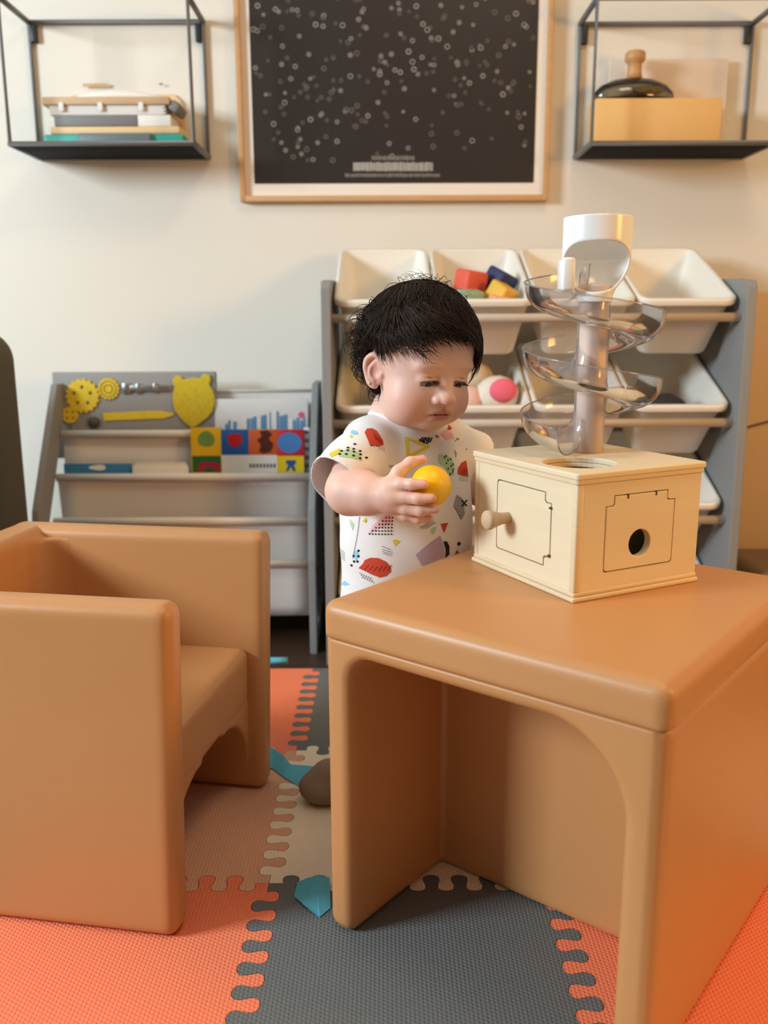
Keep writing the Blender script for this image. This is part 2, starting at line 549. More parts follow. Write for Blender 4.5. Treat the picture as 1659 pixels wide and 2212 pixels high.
# ------------------------------------------------------------------ cube chair (left)
CHW, CHL, CHH = 0.362, 0.369, 0.381
ch = thing('cube_chair', 'tan plastic cube armchair in the left foreground, facing right', 'chair', (-0.3795, 1.060, 0), -0.17)
t = 0.040
for s in (-1, 1):
    yc = s * (CHW / 2 - t / 2)
    sdf_mesh('side_panel', lambda p, yc=yc: rbox(p, (0, yc, CHH / 2), (CHL, t, CHH), 0.014), (-0.2, yc - 0.03, -0.008), (0.2, yc + 0.03, CHH + 0.008), 0.004, M['tan_plastic'], ch)
def f_back(p):
    d = rbox(p, (-CHL / 2 + 0.026, 0, CHH / 2), (0.052, CHW - 0.002, CHH - 0.001), 0.014)
    # soft inner corners where the back runs into the arms
    for s in (-1, 1):
        cx, cy, r = -CHL / 2 + 0.052, s * (CHW / 2 - t), 0.045
        blk = rbox(p, (cx + r / 2 - 0.004, cy - s * (r / 2 - 0.004), CHH / 2), (r + 0.008, r + 0.008, CHH - 0.03), 0.006)
        cyl = r - np.sqrt((p[0] - cx - r) ** 2 + (p[1] - cy + s * r) ** 2)
        d = smin(d, np.maximum(blk, cyl), 0.01)
    return d
sdf_mesh('backrest', f_back, (-0.2, -0.19, -0.008), (-0.07, 0.19, CHH + 0.008), 0.004, M['tan_plastic'], ch)
def f_seat(p):
    d = rbox(p, (0.0, 0, 0.176), (CHL - 0.045, CHW - 2 * t + 0.012, 0.085), 0.014)
    for s in (-1, 1):   # arch fillets under the seat
        cy, r = s * (CHW / 2 - t), 0.10
        blk = rbox(p, (0.0, cy - s * r / 2, 0.134 - r / 2), (CHL - 0.045, r + 0.012, r + 0.01), 0.004)
        cyl = r - np.sqrt((p[1] - cy + s * r) ** 2 + (p[2] - 0.134 + r) ** 2)
        d = smin(d, np.maximum(blk, cyl), 0.006)
    return d
sdf_mesh('seat', f_seat, (-0.18, -0.16, 0.02), (0.18, 0.16, 0.235), 0.004, M['tan_plastic'], ch)

# the mould's draft: the fronts lean out a little towards the top
for o in ch.children:
    n_ = len(o.data.vertices); co = np.empty(n_ * 3, np.float32); o.data.vertices.foreach_get('co', co); co = co.reshape(-1, 3)
    co[:, 0] += 0.032 * co[:, 2] * np.clip(co[:, 0] / CHL + 0.5, 0, 1)
    o.data.vertices.foreach_set('co', co.ravel()); o.data.update()

# ------------------------------------------------------------------ cube table (right)
TW, TD, TH = 0.369, 0.385, 0.381
e1 = np.array([-math.cos(0.6747), math.sin(0.6747), 0]); e2 = np.array([math.sin(0.6747), math.cos(0.6747), 0])
tc_ = np.array([0.223, 0.646, 0]) + e1 * TW / 2 + e2 * TD / 2
tb = thing('cube_table', 'tan plastic cube with arched opening used as a table, right foreground', 'table', tc_, -0.6747)
def f_tbody(p):
    d = rbox(p, (0, 0, TH / 2), (TW, TD, TH), 0.015)
    # arched opening: front half and rear half, the seat panel stays in the middle
    ox, oz = TW / 2 - 0.034, TH - 0.055
    r = 0.028 + 0.052 / (1 + np.exp(-p[0] / 0.02))
    qx = np.abs(p[0]) - (ox - r); qz = p[2] - (oz - r)
    arch = np.sqrt(np.maximum(qx, 0) ** 2 + np.maximum(qz, 0) ** 2) + np.minimum(np.maximum(qx, qz), 0) - r
    # opening widens a little at the mouth
    arch = arch + 0 * p[1]
    front = np.maximum(arch, p[1] + 0.018)
    rear = np.maximum(arch, -(p[1] - 0.022))
    d = smax(d, -front, 0.012)
    d = smax(d, -rear, 0.012)
    return np.maximum(d, p[2] - (TH - 0.040))
sdf_mesh('body', f_tbody, (-TW / 2 - 0.008, -TD / 2 - 0.008, -0.008), (TW / 2 + 0.008, TD / 2 + 0.008, TH + 0.008), 0.0042, M['tan_plastic'], tb)
def f_ttop(p):
    d = rbox(p, (0, 0, TH / 2), (TW + 0.0018, TD + 0.0018, TH), 0.013)
    return np.maximum(d, (TH - 0.040) - p[2])
sdf_mesh('table_top', f_ttop, (-TW / 2 - 0.010, -TD / 2 - 0.010, TH - 0.05), (TW / 2 + 0.010, TD / 2 + 0.010, TH + 0.008), 0.004, M['tan_plastic'], tb)

# ------------------------------------------------------------------ wooden ball drop box
BA, BB, BH = 0.184, 0.167, 0.133
bx = thing('ball_drop_toy', 'light wooden ball drop box with clear spiral ramp on the table', 'toy', (0.192, 0.863, TH), 0.4727)
# local: x along the right face (0..BB), y along the left face (0..BA)
pt = 0.009
def pbox(n, lo, hi, m=None, bev=0.0012, par=None): return box(n, lo, hi, m or M['ply'], par or bx, bev)
pbox('base', (-0.003, -0.003, 0), (BB + 0.003, BA + 0.003, 0.0052), M['ply_edge'], 0.0016)
pbox('base_layer', (-0.0012, -0.0012, 0.0052), (BB + 0.0012, BA + 0.0012, 0.010), M['ply_edge'], 0.0014)
hx, hy = (0.0475, 0.0575)
circ = lambda cx, cy, r, n=40: [(cx + r * math.cos(2 * math.pi * k / n), cy + r * math.sin(2 * math.pi * k / n)) for k in range(n)]
lid_poly = [(p[0] + BB / 2, p[1] + BA / 2) for p in rrect(BB + 0.008, BA + 0.008, 0.004, 4)]
prism('lid', lid_poly, 0.0066, M['ply'], bx, Matrix.Translation((0, 0, BH - 0.0066)), 0.0016, holes=[circ(hx, hy, 0.0385)[::-1]])
lid_low = [(p[0] + BB / 2, p[1] + BA / 2) for p in rrect(BB + 0.0055, BA + 0.0055, 0.004, 4)]
prism('lid_layer', lid_low, 0.0049, M['ply_edge'], bx, Matrix.Translation((0, 0, BH - 0.0115)), 0.0010, holes=[circ(hx, hy, 0.0385)[::-1]])
# door and panel outlines
def door_poly(a0, a1, z0, z1, nt=0.0105, notches=((1, 1), (1, 0)), g=0.0):
    a0 += g; a1 -= g; z0 += g; z1 -= g
    def corner(cx, cz, notch, order):
        sx = 1 if cx == a0 else -1; sz = 1 if cz == z0 else -1
        if notch:
            n_ = nt
            P = [(cx, cz + sz * n_), (cx + sx * n_ * 0.8, cz + sz * n_), (cx + sx * n_, cz + sz * n_ * 0.8), (cx + sx * n_, cz)]
        else:
            r_ = 0.004
            P = [(cx + sx * r_ * (1 - math.cos(a)), cz + sz * r_ * (1 - math.sin(a))) for a in np.linspace(0, math.pi / 2, 5)]
        return P if order else P[::-1]
    P = corner(a0, z0, (0, 0) in notches, True) + corner(a1, z0, (1, 0) in notches, False) + corner(a1, z1, (1, 1) in notches, True) + corner(a0, z1, (0, 1) in notches, False)
    return P
# left face lies in the plane x=0: polygon coords (y, z) -> local (0, y, z); outward normal -x
ML = Matrix(((0, 0, 1, 0), (1, 0, 0, 0), (0, 1, 0, 0), (0, 0, 0, 1)))
dl = door_poly(0.040, 0.140, 0.0262, 0.1065, notches=((0, 0), (0, 1)))
prism('side_wall', [(0.0, 0.010), (BA, 0.010), (BA, BH - 0.0115), (0.0, BH - 0.0115)], pt, M['ply'], bx, ML, holes=[dl[::-1]])
dli = door_poly(0.040, 0.140, 0.0262, 0.1065, notches=((0, 0), (0, 1)), g=0.0014)
dr = prism('door', dli, pt, M['ply'], bx, Matrix.Translation((-0.0004, 0, 0)) @ ML, 0.0007)
pbox('backing', (pt, 0.030, 0.018), (pt + 0.003, 0.150, 0.115), M['dark_gap'], 0)
for z in (0.0905, 0.0395): box('hinge', (-0.0008, 0.0392, z - 0.0012), (0.004, 0.0440, z + 0.0012), M['dark_gap'], dr)
kz, ky = 0.066, 0.1165
lathe('knob', [(0.0066, 0), (0.0064, 0.006), (0.0072, 0.012), (0.0094, 0.020), (0.0108, 0.0255), (0.0108, 0.0285), (0.0085, 0.0305), (0.0, 0.031)], M['knob_wood'], dr, 28, (-0.0005, ky, kz), Matrix(((0, 0, -1), (0, 1, 0), (1, 0, 0))), cap=False)
# right face lies in the plane y=0: polygon coords (x, z) -> local (x, 0, z); outward normal -y
MR = Matrix(((1, 0, 0, 0), (0, 0, 1, 0), (0, 1, 0, 0), (0, 0, 0, 1)))
pr_ = door_poly(0.0365, 0.1312, 0.0262, 0.1068, notches=((0, 1), (1, 1)))
prism('front_wall', [(pt + 0.0002, 0.010), (BB, 0.010), (BB, BH - 0.0115), (pt + 0.0002, BH - 0.0115)], pt, M['ply'], bx, MR, holes=[pr_[::-1]])
pri = door_poly(0.0365, 0.1312, 0.0262, 0.1068, notches=((0, 1), (1, 1)), g=0.0012)
fp = prism('panel', pri, pt, M['ply'], bx, Matrix.Translation((0, -0.0003, 0)) @ MR, 0.0007, holes=[circ(0.0843, 0.0530, 0.0148, 32)[::-1]])
for x in (0.0654, 0.1037): box('slot', (x - 0.0008, -0.0008, 0.1020), (x + 0.0008, 0.004, 0.1066), M['dark_gap'], fp)
pbox('backing', (0.026, pt, 0.018), (0.0665, pt + 0.003, 0.115), M['dark_gap'], 0)
pbox('backing', (0.102, pt, 0.018), (0.141, pt + 0.003, 0.115), M['dark_gap'], 0)
pbox('back_wall', (pt, BA - pt, 0.010), (BB - pt, BA, BH - 0.0115))
pbox('side_wall', (BB - pt, pt, 0.010), (BB, BA, BH - 0.0115))
pbox('inner_plate', (0.03, 0.05, 0.012), (0.14, 0.053, 0.10), M['painted_interior'], 0)  # added plate behind the round hole, lit look of the interior put into its colour
pbox('corner_post', (-0.0012, -0.0012, 0.010), (0.0075, 0.0075, BH - 0.0115), M['ply_edge'], 0.0016)
pbox('corner_post', (-0.0008, BA - 0.0075, 0.010), (0.0075, BA + 0.0008, BH - 0.0115), M['ply_edge'], 0.0012)
# post
_c, _s = math.cos(0.4727), math.sin(0.4727)
def to_box(x, y): dx, dy = x - 0.192, y - 0.863; return (_c * dx + _s * dy, -_s * dx + _c * dy)
pxl, pyl = to_box(0.2345, 1.012)
ZP = 0.700 - TH
lathe('post', [(0.0150, BH), (0.0150, ZP)], M['rod_core'], bx, 36, (pxl, pyl, 0))
lathe('post_sleeve', [(0.0178, BH), (0.0178, ZP)], M['tube'], bx, 40, (pxl, pyl, 0), cap=False)
# spiral ramp: a U shaped clear trough winding down around the post
def ramp(name, a0, a1, z0, z1, n, sc0=1.0):
    V, Fc = [], []
    m = 15
    for i in range(n + 1):
        u = i / n
        a = a0 + (a1 - a0) * u; zc = z0 + (z1 - z0) * u
        fl = 1.0
        for k in range(m):
            w = k / (m - 1)
            th = math.pi * (1.0 - w) * 0.97 + 0.03 * math.pi
            # inner lip hugs the post, outer lip reaches far out
            rc, rw, dp = 0.0475, 0.0300, 0.030
            r = rc - rw * math.cos(math.pi * w)
            zz = zc - dp * math.sin(math.pi * w) ** 0.8 + (0.010 * (1 - w) ** 3) + 0.004 * w
            V.append((pxl + r * math.cos(a), pyl + r * math.sin(a), zz))
    for i in range(n):
        for k in range(m - 1):
            q = i * m + k
            Fc.append((q, q + 1, q + m + 1, q + m))
    o = mk(name, V, Fc, M['clear'], bx, True)
    # thick bead along the rims
    outer = [V[i * m + m - 1] for i in range(n + 1)]
    tube('ramp_rim', outer, 0.0009, M['clear_rim'], o, 6)
    tube('ramp_rim', V[:m], 0.0009, M['clear_rim'], o, 6)
    tube('ramp_rim', V[n * m:], 0.0009, M['clear_rim'], o, 6)
    return o
# angles in toy space; world angle minus the toy's own turn
W0 = 0.4727
A0 = math.radians(100) - W0
tot = math.radians(2 * 360 + 135)
cuts = [0.0, 0.27, 0.52, 0.78, 1.0]
ZT, ZB = 0.714 - TH, 0.543 - TH
for k in range(4):
    u0, u1 = cuts[k], cuts[k + 1]
    ramp('ramp_segment', A0 + tot * u0, A0 + tot * (u1 - 0.004), ZT + (ZB - ZT) * u0, ZT + (ZB - ZT) * u1, 40)
# white drop cup on top of the post
def f_cup(p):
    r = 0.0372
    rad = np.sqrt(p[0] ** 2 + p[1] ** 2)
    # upright ring above, ball shaped scoop below
    ring = np.maximum(rad - r, np.abs(p[2] - 0.023) - 0.021)
    bowl = np.maximum(ell(p, (0, 0, 0.004), (r, r, 0.043)), p[2] - 0.004)
    stem = np.maximum(rad - 0.0195, np.maximum(p[2] + 0.020, -0.046 - p[2]))
    d = smin(np.minimum(ring, bowl), stem, 0.008)
    inner_r = np.maximum(rad - (r - 0.0028), np.maximum(-p[2], p[2] - 0.06))
    inner_b = np.maximum(ell(p, (0, 0, 0.004), (r - 0.003, r - 0.003, 0.040)), p[2] - 0.004)
    d = np.maximum(d, -np.minimum(inner_r, inner_b))
    # mouth facing forward below the ring
    mouth = np.maximum(p[1] + 0.004, p[2] - 0.0165)
    mouth = smax(mouth, ell(p, (0, -0.025, -0.008), (0.0385, 0.050, 0.0275)), 0.004)
    d = smax(d, -mouth, 0.003)
    return np.maximum(d, -np.maximum(rad - 0.0168, p[2] + 0.040))
cup_z = 0.7275 - TH
face = math.radians(-12) - W0
CM = Matrix.Translation((pxl, pyl, cup_z)) @ Matrix.Rotation(face, 4, 'Z')
cup = sdf_mesh('drop_cup', f_cup, (-0.042, -0.042, -0.050), (0.042, 0.042, 0.049), 0.0011, M['white_gloss'], bx, CM)
CMB = Matrix.Translation((pxl, pyl, cup_z)) @ Matrix.Rotation(-W0, 4, 'Z')
clip = box('cup_clip', (-0.0405, -0.022, -0.034), (-0.0265, 0.012, 0.001), M['white_gloss'], cup, 0.003)
clip.matrix_local = CMB

# ------------------------------------------------------------------ child
def smooth_path(pts, rs, k=4):
    """Catmull-Rom resampling of a path with radii"""
    A = np.column_stack([np.array(pts, float), np.array(rs, float)])
    E_ = np.vstack([2 * A[0] - A[1], A, 2 * A[-1] - A[-2]])
    out = []
    for i in range(1, len(E_) - 2):
        p0, p1, p2, p3 = E_[i - 1:i + 3]
        for j in range(k):
            u = j / k
            out.append(0.5 * (2 * p1 + (p2 - p0) * u + (2 * p0 - 5 * p1 + 4 * p2 - p3) * u * u + (3 * p1 - p0 - 3 * p2 + p3) * u ** 3))
    out.append(A[-1]); out = np.array(out)
    return out[:, :3], out[:, 3]
HEAD_P = np.array([0.045, 1.098, 0.612]); HS = 0.915
def head_rot(y, p, r):
    Fv = np.array([math.sin(y) * math.cos(p), -math.cos(y) * math.cos(p), -math.sin(p)])
    X0 = np.cross(Fv, [0, 0, 1]); X0 /= np.linalg.norm(X0); Z0 = np.cross(X0, Fv)
    X = X0 * math.cos(r) + Z0 * math.sin(r); Z = -X0 * math.sin(r) + Z0 * math.cos(r)
    return np.stack([X, Fv, Z], 1)
HR = head_rot(0.53, 0.20, 0.054)
def h2w(V): return (np.asarray(V) * HS) @ HR.T + HEAD_P
def w2h(P): return ((np.asarray(P) - HEAD_P) @ HR) / HS
CR_C, CR_R = np.array([0, -0.010, 0.022]), np.array([0.069, 0.083, 0.069])
HAIR_R = CR_R + np.array([0.001, 0.001, 0.0075])
EYE = (0.0235, 0.0545, -0.009)
def f_head(p):
    ax = (np.abs(p[0]), p[1], p[2])
    d = ell(p, CR_C, CR_R)
    d = smin(d, ell(p, (0, 0.018, -0.030), (0.055, 0.050, 0.050)), 0.020)
    d = smin(d, ell(ax, (0.033, 0.032, -0.043), (0.025, 0.027, 0.026)), 0.016)   # cheeks
    d = smin(d, ell(ax, (0.024, 0.012, -0.060), (0.026, 0.030, 0.020)), 0.014)   # jowls
    d = smin(d, ell(p, (0, 0.046, -0.066), (0.019, 0.014, 0.012)), 0.014)        # chin
    d = smin(d, ell(p, (0, 0.050, -0.048), (0.022, 0.017, 0.016)), 0.010)        # muzzle
    d = smin(d, ell(ax, (0.024, 0.058, 0.010), (0.018, 0.008, 0.006)), 0.012)    # brow
    d = smax(d, -ell(ax, (0.025, 0.077, -0.010), (0.015, 0.012, 0.010)), 0.012)  # eye hollows
    d = smin(d, ell(ax, (EYE[0], EYE[1] - 0.0005, EYE[2] + 0.001), (0.0145, 0.0115, 0.0105)), 0.004)  # lids
    # nose
    d = smin(d, cap(p, (0, 0.058, -0.002), (0, 0.070, -0.026), 0.0060, 0.0078), 0.010)
    d = smin(d, ell(p, (0, 0.0730, -0.0300), (0.0105, 0.0098, 0.0086)), 0.005)
    d = smin(d, ell(ax, (0.0112, 0.0668, -0.0322), (0.0062, 0.0080, 0.0062)), 0.0026)
    d = smax(d, -ell(ax, (0.0052, 0.0735, -0.0385), (0.0034, 0.0050, 0.0036)), 0.002)
    # mouth: closed, corners a little lower than the middle
    mz = -0.0520 - 8.0 * p[0] ** 2
    d = smin(d, ell((ax[0], p[1], p[2] - mz), (0.0055, 0.0625, 0.0042), (0.0120, 0.0062, 0.0040)), 0.0040)
    d = smin(d, ell((p[0], p[1], p[2] - mz), (0, 0.0618, -0.0044), (0.0135, 0.0062, 0.0046)), 0.0045)
    d = smax(d, -ell((p[0], p[1], p[2] - mz), (0, 0.0680, 0.0), (0.0215, 0.0094, 0.00065)), 0.0016)
    d = smax(d, -ell(p, (0, 0.0700, -0.0415), (0.0030, 0.0045, 0.0050)), 0.004)
    # eye slit: lids lowered, a narrow almond left open
    zs = EYE[2] - 0.0040 - 0.12 * (ax[0] - EYE[0]) - 5.0 * (ax[0] - EYE[0]) ** 2
    slit = ell((ax[0], p[1], p[2] - zs), (EYE[0], EYE[1] + 0.010, 0), (0.0128, 0.0110, 0.0034))
    d = smax(d, -slit, 0.0010)
    crease = ell((ax[0], p[1], p[2] - zs - 0.0088), (EYE[0], EYE[1] + 0.0125, 0), (0.0130, 0.0060, 0.0007))
    d = smax(d, -crease, 0.0016)
    # ears
    for s in (1, -1):
        q = (p[0] * s, p[1], p[2])
        o = (0.0625, -0.001, -0.0135)
        # ear plane turned outward: build in slightly rotated coordinates
        cs, sn = math.cos(0.45), math.sin(0.45)
        X = (q[0] - o[0]); Y = (q[1] - o[1]); Z = (q[2] - o[2])
        n_ = X * cs + Y * sn * 1.0      # normal to the ear plate
        tt = -X * sn + Y * cs           # forward in the plate
        e = (tt / 0.88, n_ / 0.9, Z / 0.74)
        plate = ell(e, (-0.004, 0.000, 0.002), (0.0170, 0.0060, 0.0290))
        rim = chain(e, *smooth_path([(0.006, 0.003, 0.018), (0.000, 0.005, 0.0275), (-0.009, 0.0065, 0.0285), (-0.0175, 0.007, 0.018), (-0.0190, 0.0065, 0.004), (-0.0150, 0.005, -0.011), (-0.008, 0.004, -0.022), (-0.001, 0.003, -0.026)], [0.0028, 0.0036, 0.0040, 0.0040, 0.0037, 0.0036, 0.0050, 0.0050], 3), 0.003)
        ear = smin(plate, rim, 0.003)
        anti = chain(e, *smooth_path([(-0.004, 0.004, 0.016), (-0.010, 0.0045, 0.006), (-0.0085, 0.005, -0.008), (-0.002, 0.0045, -0.015)], [0.0024, 0.0028, 0.0030, 0.0030], 3), 0.003)
        ear = smin(ear, anti, 0.003)
        ear = smax(ear, -ell(e, (-0.0005, 0.0085, -0.001), (0.0078, 0.0055, 0.0110)), 0.003)
        ear = smin(ear, ell(e, (0.009, 0.003, -0.004), (0.0035, 0.004, 0.0055)), 0.003)
        d = smin(d, ear * 0.78, 0.004)
    # neck
    d = smin(d, cap(p, (0, -0.022, -0.050), (0, -0.045, -0.115), 0.038, 0.042), 0.016)
    return d
HLO, HHI = (-0.092, -0.102, -0.115), (0.092, 0.092, 0.100)
HV, HQ = nets(f_head(grid(HLO, HHI, 0.0013)), HLO, 0.0013)
# natural skin colouring of the head
SK = np.array(rgb(232, 190, 173)[:3]); PINK = np.array(rgb(222, 140, 122)[:3]); LIP = np.array(rgb(186, 100, 92)[:3]); BROW = np.array(rgb(150, 100, 78)[:3]); LASH = np.array(rgb(40, 24, 18)[:3])
def wgt(V, c, r): return np.exp(-(((V - np.array(c)) / np.array(r)) ** 2).sum(1))
AV = np.abs(HV) * np.array([1, 0, 0]) + HV * np.array([0, 1, 1])
hc = np.tile(SK, (len(HV), 1))
def blend(c, w, col): return c * (1 - w[:, None]) + col * w[:, None]
hc = blend(hc, 0.45 * wgt(AV, (0.040, 0.050, -0.040), (0.020, 0.03, 0.016)), PINK)
hc = blend(hc, 0.40 * wgt(AV, (0.004, 0.078, -0.032), (0.010, 0.010, 0.010)), PINK)
hc = blend(hc, 0.55 * wgt(AV, (0.070, -0.001, -0.013), (0.010, 0.014, 0.020)), PINK)
AM = AV.copy(); AM[:, 2] += 8.0 * AV[:, 0] ** 2
hc = blend(hc, np.clip(1.4 * wgt(AM, (0.0, 0.068, -0.0525), (0.0165, 0.012, 0.0062)), 0, 0.75), LIP)
zb = 0.0075 - 9.0 * (AV[:, 0] - 0.024) ** 2
bw = np.exp(-((AV[:, 2] - zb - 0.002) / 0.0026) ** 2 - ((AV[:, 0] - 0.025) / 0.013) ** 4) * (AV[:, 1] > 0.03)
hc = blend(hc, 0.22 * bw, BROW)
zs = EYE[2] - 0.0040 - 0.12 * (AV[:, 0] - EYE[0]) - 5.0 * (AV[:, 0] - EYE[0]) ** 2
lw_ = np.exp(-((AV[:, 2] - zs - 0.0034) / 0.0014) ** 2 - ((AV[:, 0] - EYE[0]) / 0.0125) ** 6) * (AV[:, 1] > 0.045)
hc = blend(hc, np.clip(1.2 * lw_, 0, 0.9), LASH)

KID = np.array([0.0, 1.12, 0.0])
kid = thing('person', 'toddler in white patterned romper standing behind the table, holding a yellow ball', 'person', KID)
# arm and hand (world coordinates, ball centre as the reference)
BALL = np.array([0.0533, 1.003, 0.4765]); BR = 0.0242
K = 0.000523
def hp(dx, dy, tw): return BALL + np.array([dx * K, -tw * K, dy * K])
SHO_R = np.array([-0.030, 1.083, 0.497]); ELB_R = np.array([-0.0400, 1.030, 0.4660]); WRI_R = hp(-98, -22, 6)
fing = {
    'thumb': ([hp(-92, 0, 8), hp(-70, 32, 2), hp(-44, 52, -6), hp(-16, 58, -12)], [.0085, .0075, .0062, .0050]),
    'index': ([hp(-90, 2, 22), hp(-66, 10, 34), hp(-42, 13, 47), hp(-16, 14, 54)], [.0090, .0074, .0062, .0050]),
    'middle': ([hp(-88, -18, 24), hp(-60, -17, 38), hp(-30, -18, 52), hp(0, -16, 57)], [.0090, .0076, .0064, .0052]),
    'ring': ([hp(-86, -36, 20), hp(-56, -43, 32), hp(-24, -47, 42), hp(10, -43, 42)], [.0086, .0072, .0062, .0050]),
    'little': ([hp(-84, -46, 10), hp(-56, -62, 16), hp(-28, -69, 20), hp(-2, -70, 16)], [.0080, .0066, .0056, .0046])}
def f_arm(p):
    d = cap(p, SHO_R, ELB_R, 0.029, 0.0275)
    mid = (ELB_R * 0.45 + WRI_R * 0.55)
    fo = cap(p, ELB_R, mid, 0.0265, 0.0235)
    fo = smin(fo, cap(p, mid, WRI_R, 0.0235, 0.0175), 0.010)
    d = smin(d, fo, 0.012)
    palm = cap(p, hp(-96, -18, 8), hp(-80, -18, 16), 0.0165, 0.0170)
    palm = smin(palm, cap(p, hp(-84, -4, 14), hp(-82, -38, 12), 0.0115, 0.0105), 0.006)
    d = smin(d, palm, 0.009)
    d = smin(d, chain(p, *fing['thumb'], k=0.004), 0.006)
    fg = None
    for n_ in ('index', 'middle', 'ring', 'little'):
        e = chain(p, *fing[n_], k=0.003)
        fg = e if fg is None else smin(fg, e, 0.0012)
    d = smin(d, fg, 0.0045)
    return np.maximum(d, -sph(p, BALL, BR - 0.0004))
ALO, AHI = (-0.080, 0.93, 0.405), (0.075, 1.115, 0.535)
AVt, AQ = nets(f_arm(grid(ALO, AHI, 0.0012)), ALO, 0.0012)
ac = np.tile(SK, (len(AVt), 1))
for n_, (pts, rs) in fing.items():
    ac = blend(ac, 0.5 * np.exp(-(((AVt - pts[-1]) / 0.011) ** 2).sum(1)), PINK)
# torso, other arm, legs
TYAW = 0.60
FWD = np.array([math.sin(TYAW), -math.cos(TYAW), 0]); RGT = np.array([-math.cos(TYAW), -math.sin(TYAW), 0])
TC = np.array([0.029, 1.142, 0.0])
def tp(r, f, z): return TC + RGT * r + FWD * f + np.array([0, 0, z])
def tl(p):
    dx, dy = p[0] - TC[0], p[1] - TC[1]
    return (dx * RGT[0] + dy * RGT[1], dx * FWD[0] + dy * FWD[1], p[2] + 0 * dx)
SHO_L = tp(-0.072, 0.012, 0.500)
def f_torso(p, g=0.0):
    q = tl(p)
    d = ell(q, (0, -0.002, 0.455), (0.082 + g, 0.064 + g, 0.090 + g))
    d = smin(d, ell(q, (0, 0.002, 0.360), (0.080 + g, 0.068 + g, 0.085 + g)), 0.05)
    d = smin(d, ell(q, (0, -0.010, 0.275), (0.080 + g, 0.070 + g, 0.065 + g)), 0.04)
    d = smin(d, cap(p, tp(0.050, 0, 0.505), tp(-0.050, 0, 0.505), 0.030 + g, 0.030 + g), 0.03)
    return d
def f_body(p):
    d = f_torso(p)
    d = smin(d, cap(p, tp(0, 0.0, 0.50), tp(0, 0.012, 0.56), 0.038, 0.034), 0.02)
    # left arm resting on the table behind the wooden box
    d = smin(d, cap(p, SHO_L, tp(-0.100, 0.030, 0.445), 0.028, 0.025), 0.012)
    d = smin(d, cap(p, tp(-0.100, 0.030, 0.445), tp(-0.115, 0.088, 0.415), 0.024, 0.017), 0.010)
    d = smin(d, cap(p, tp(-0.115, 0.090, 0.412), tp(-0.112, 0.112, 0.400), 0.015, 0.012), 0.008)
    for k in range(4):
        d = smin(d, cap(p, tp(-0.125 + 0.009 * k, 0.115, 0.399), tp(-0.129 + 0.011 * k, 0.138 + (0.004 if k in (1, 2) else 0), 0.392), 0.0056, 0.0048), 0.003)
    d = smin(d, cap(p, tp(-0.102, 0.100, 0.400), tp(-0.090, 0.118, 0.394), 0.0062, 0.0052), 0.003)
    d = smin(d, cap(p, SHO_R, ELB_R * 0.3 + SHO_R * 0.7, 0.029, 0.029), 0.012)
    for s in (1, -1):
        hip, kn, an = tp(0.040 * s, -0.010, 0.235), tp(0.047 * s, 0.006, 0.135), tp(0.047 * s, -0.010, 0.040)
        d = smin(d, cap(p, hip, kn, 0.046, 0.034), 0.02)
        d = smin(d, cap(p, kn, an, 0.034, 0.022), 0.012)
        d = smin(d, cap(p, tp(0.047 * s, -0.018, 0.020), tp(0.052 * s, 0.040, 0.015), 0.019, 0.015), 0.012)
        for k in range(5):
            d = smin(d, cap(p, tp((0.040 + 0.0055 * k) * s, 0.045, 0.012), tp((0.039 + 0.0070 * k) * s, 0.060 - 0.003 * k, 0.009), 0.0068 - 0.0006 * k, 0.006 - 0.0006 * k), 0.003)
    return np.maximum(d, 0.0005 - p[2])
BLO, BHI = (-0.15, 0.94, -0.006), (0.20, 1.27, 0.60)
BV, BQ = nets(f_body(grid(BLO, BHI, 0.0032)), BLO, 0.0032)
bc = np.tile(SK, (len(BV), 1))
allV = np.concatenate([h2w(HV), AVt, BV]) - KID
allQ = np.concatenate([HQ, AQ + len(HV), BQ + len(HV) + len(AVt)])
allC = np.concatenate([hc, ac, bc])
body = mk_np('body', allV, allQ, M['skin'], kid, True, allC)
body['label'] = 'fair skin of face, neck, arms and legs'

# eyes
for s in (1, -1):
    c = h2w(np.array([[EYE[0] * s, EYE[1] - 0.0030, EYE[2] - 0.0015]]))[0] - KID
    bmv = bmesh.new(); bmesh.ops.create_uvsphere(bmv, u_segments=24, v_segments=16, radius=0.0112 * HS)
    bmesh.ops.translate(bmv, verts=bmv.verts, vec=c)
    ey = bm_mesh('eye', bmv, M['eye_white'], kid, True)
    # iris looking down towards the ball
    look = HR @ np.array([-0.10 * s * 0, 0.80, -0.42]); look /= np.linalg.norm(look)
    bmv = bmesh.new(); bmesh.ops.create_uvsphere(bmv, u_segments=20, v_segments=12, radius=0.0072 * HS)
    bmesh.ops.translate(bmv, verts=bmv.verts, vec=Vector(c + look * 0.0050 * HS))
    bm_mesh('iris', bmv, M['eye_dark'], ey, True)
    # lashes
    LV, LF = [], []
    for k in range(13):
        u = -1 + 2 * k / 12
        x = EYE[0] + 0.0112 * u
        z0 = EYE[2] - 0.0040 - 0.12 * (x - EYE[0]) - 5.0 * (x - EYE[0]) ** 2 + 0.0028
        y0 = EYE[1] + 0.0100 * math.sqrt(max(0, 1 - (u * 0.80) ** 2)) + 0.0002
        pts = []
        for j in range(5):
            w = j / 4
            pts.append(h2w(np.array([[s * (x + u * 0.0035 * w), y0 + 0.0062 * w, z0 - 0.0042 * w + 0.0028 * w * w]]))[0] - KID)
        v_, f_ = tube_data(pts, [0.00042, 0.00040, 0.00034, 0.00026, 0.0001], 4)
        LF += [tuple(i + len(LV) for i in q) for q in f_]; LV += v_
    mk('eyelashes', LV, LF, M['lash'], ey, True)
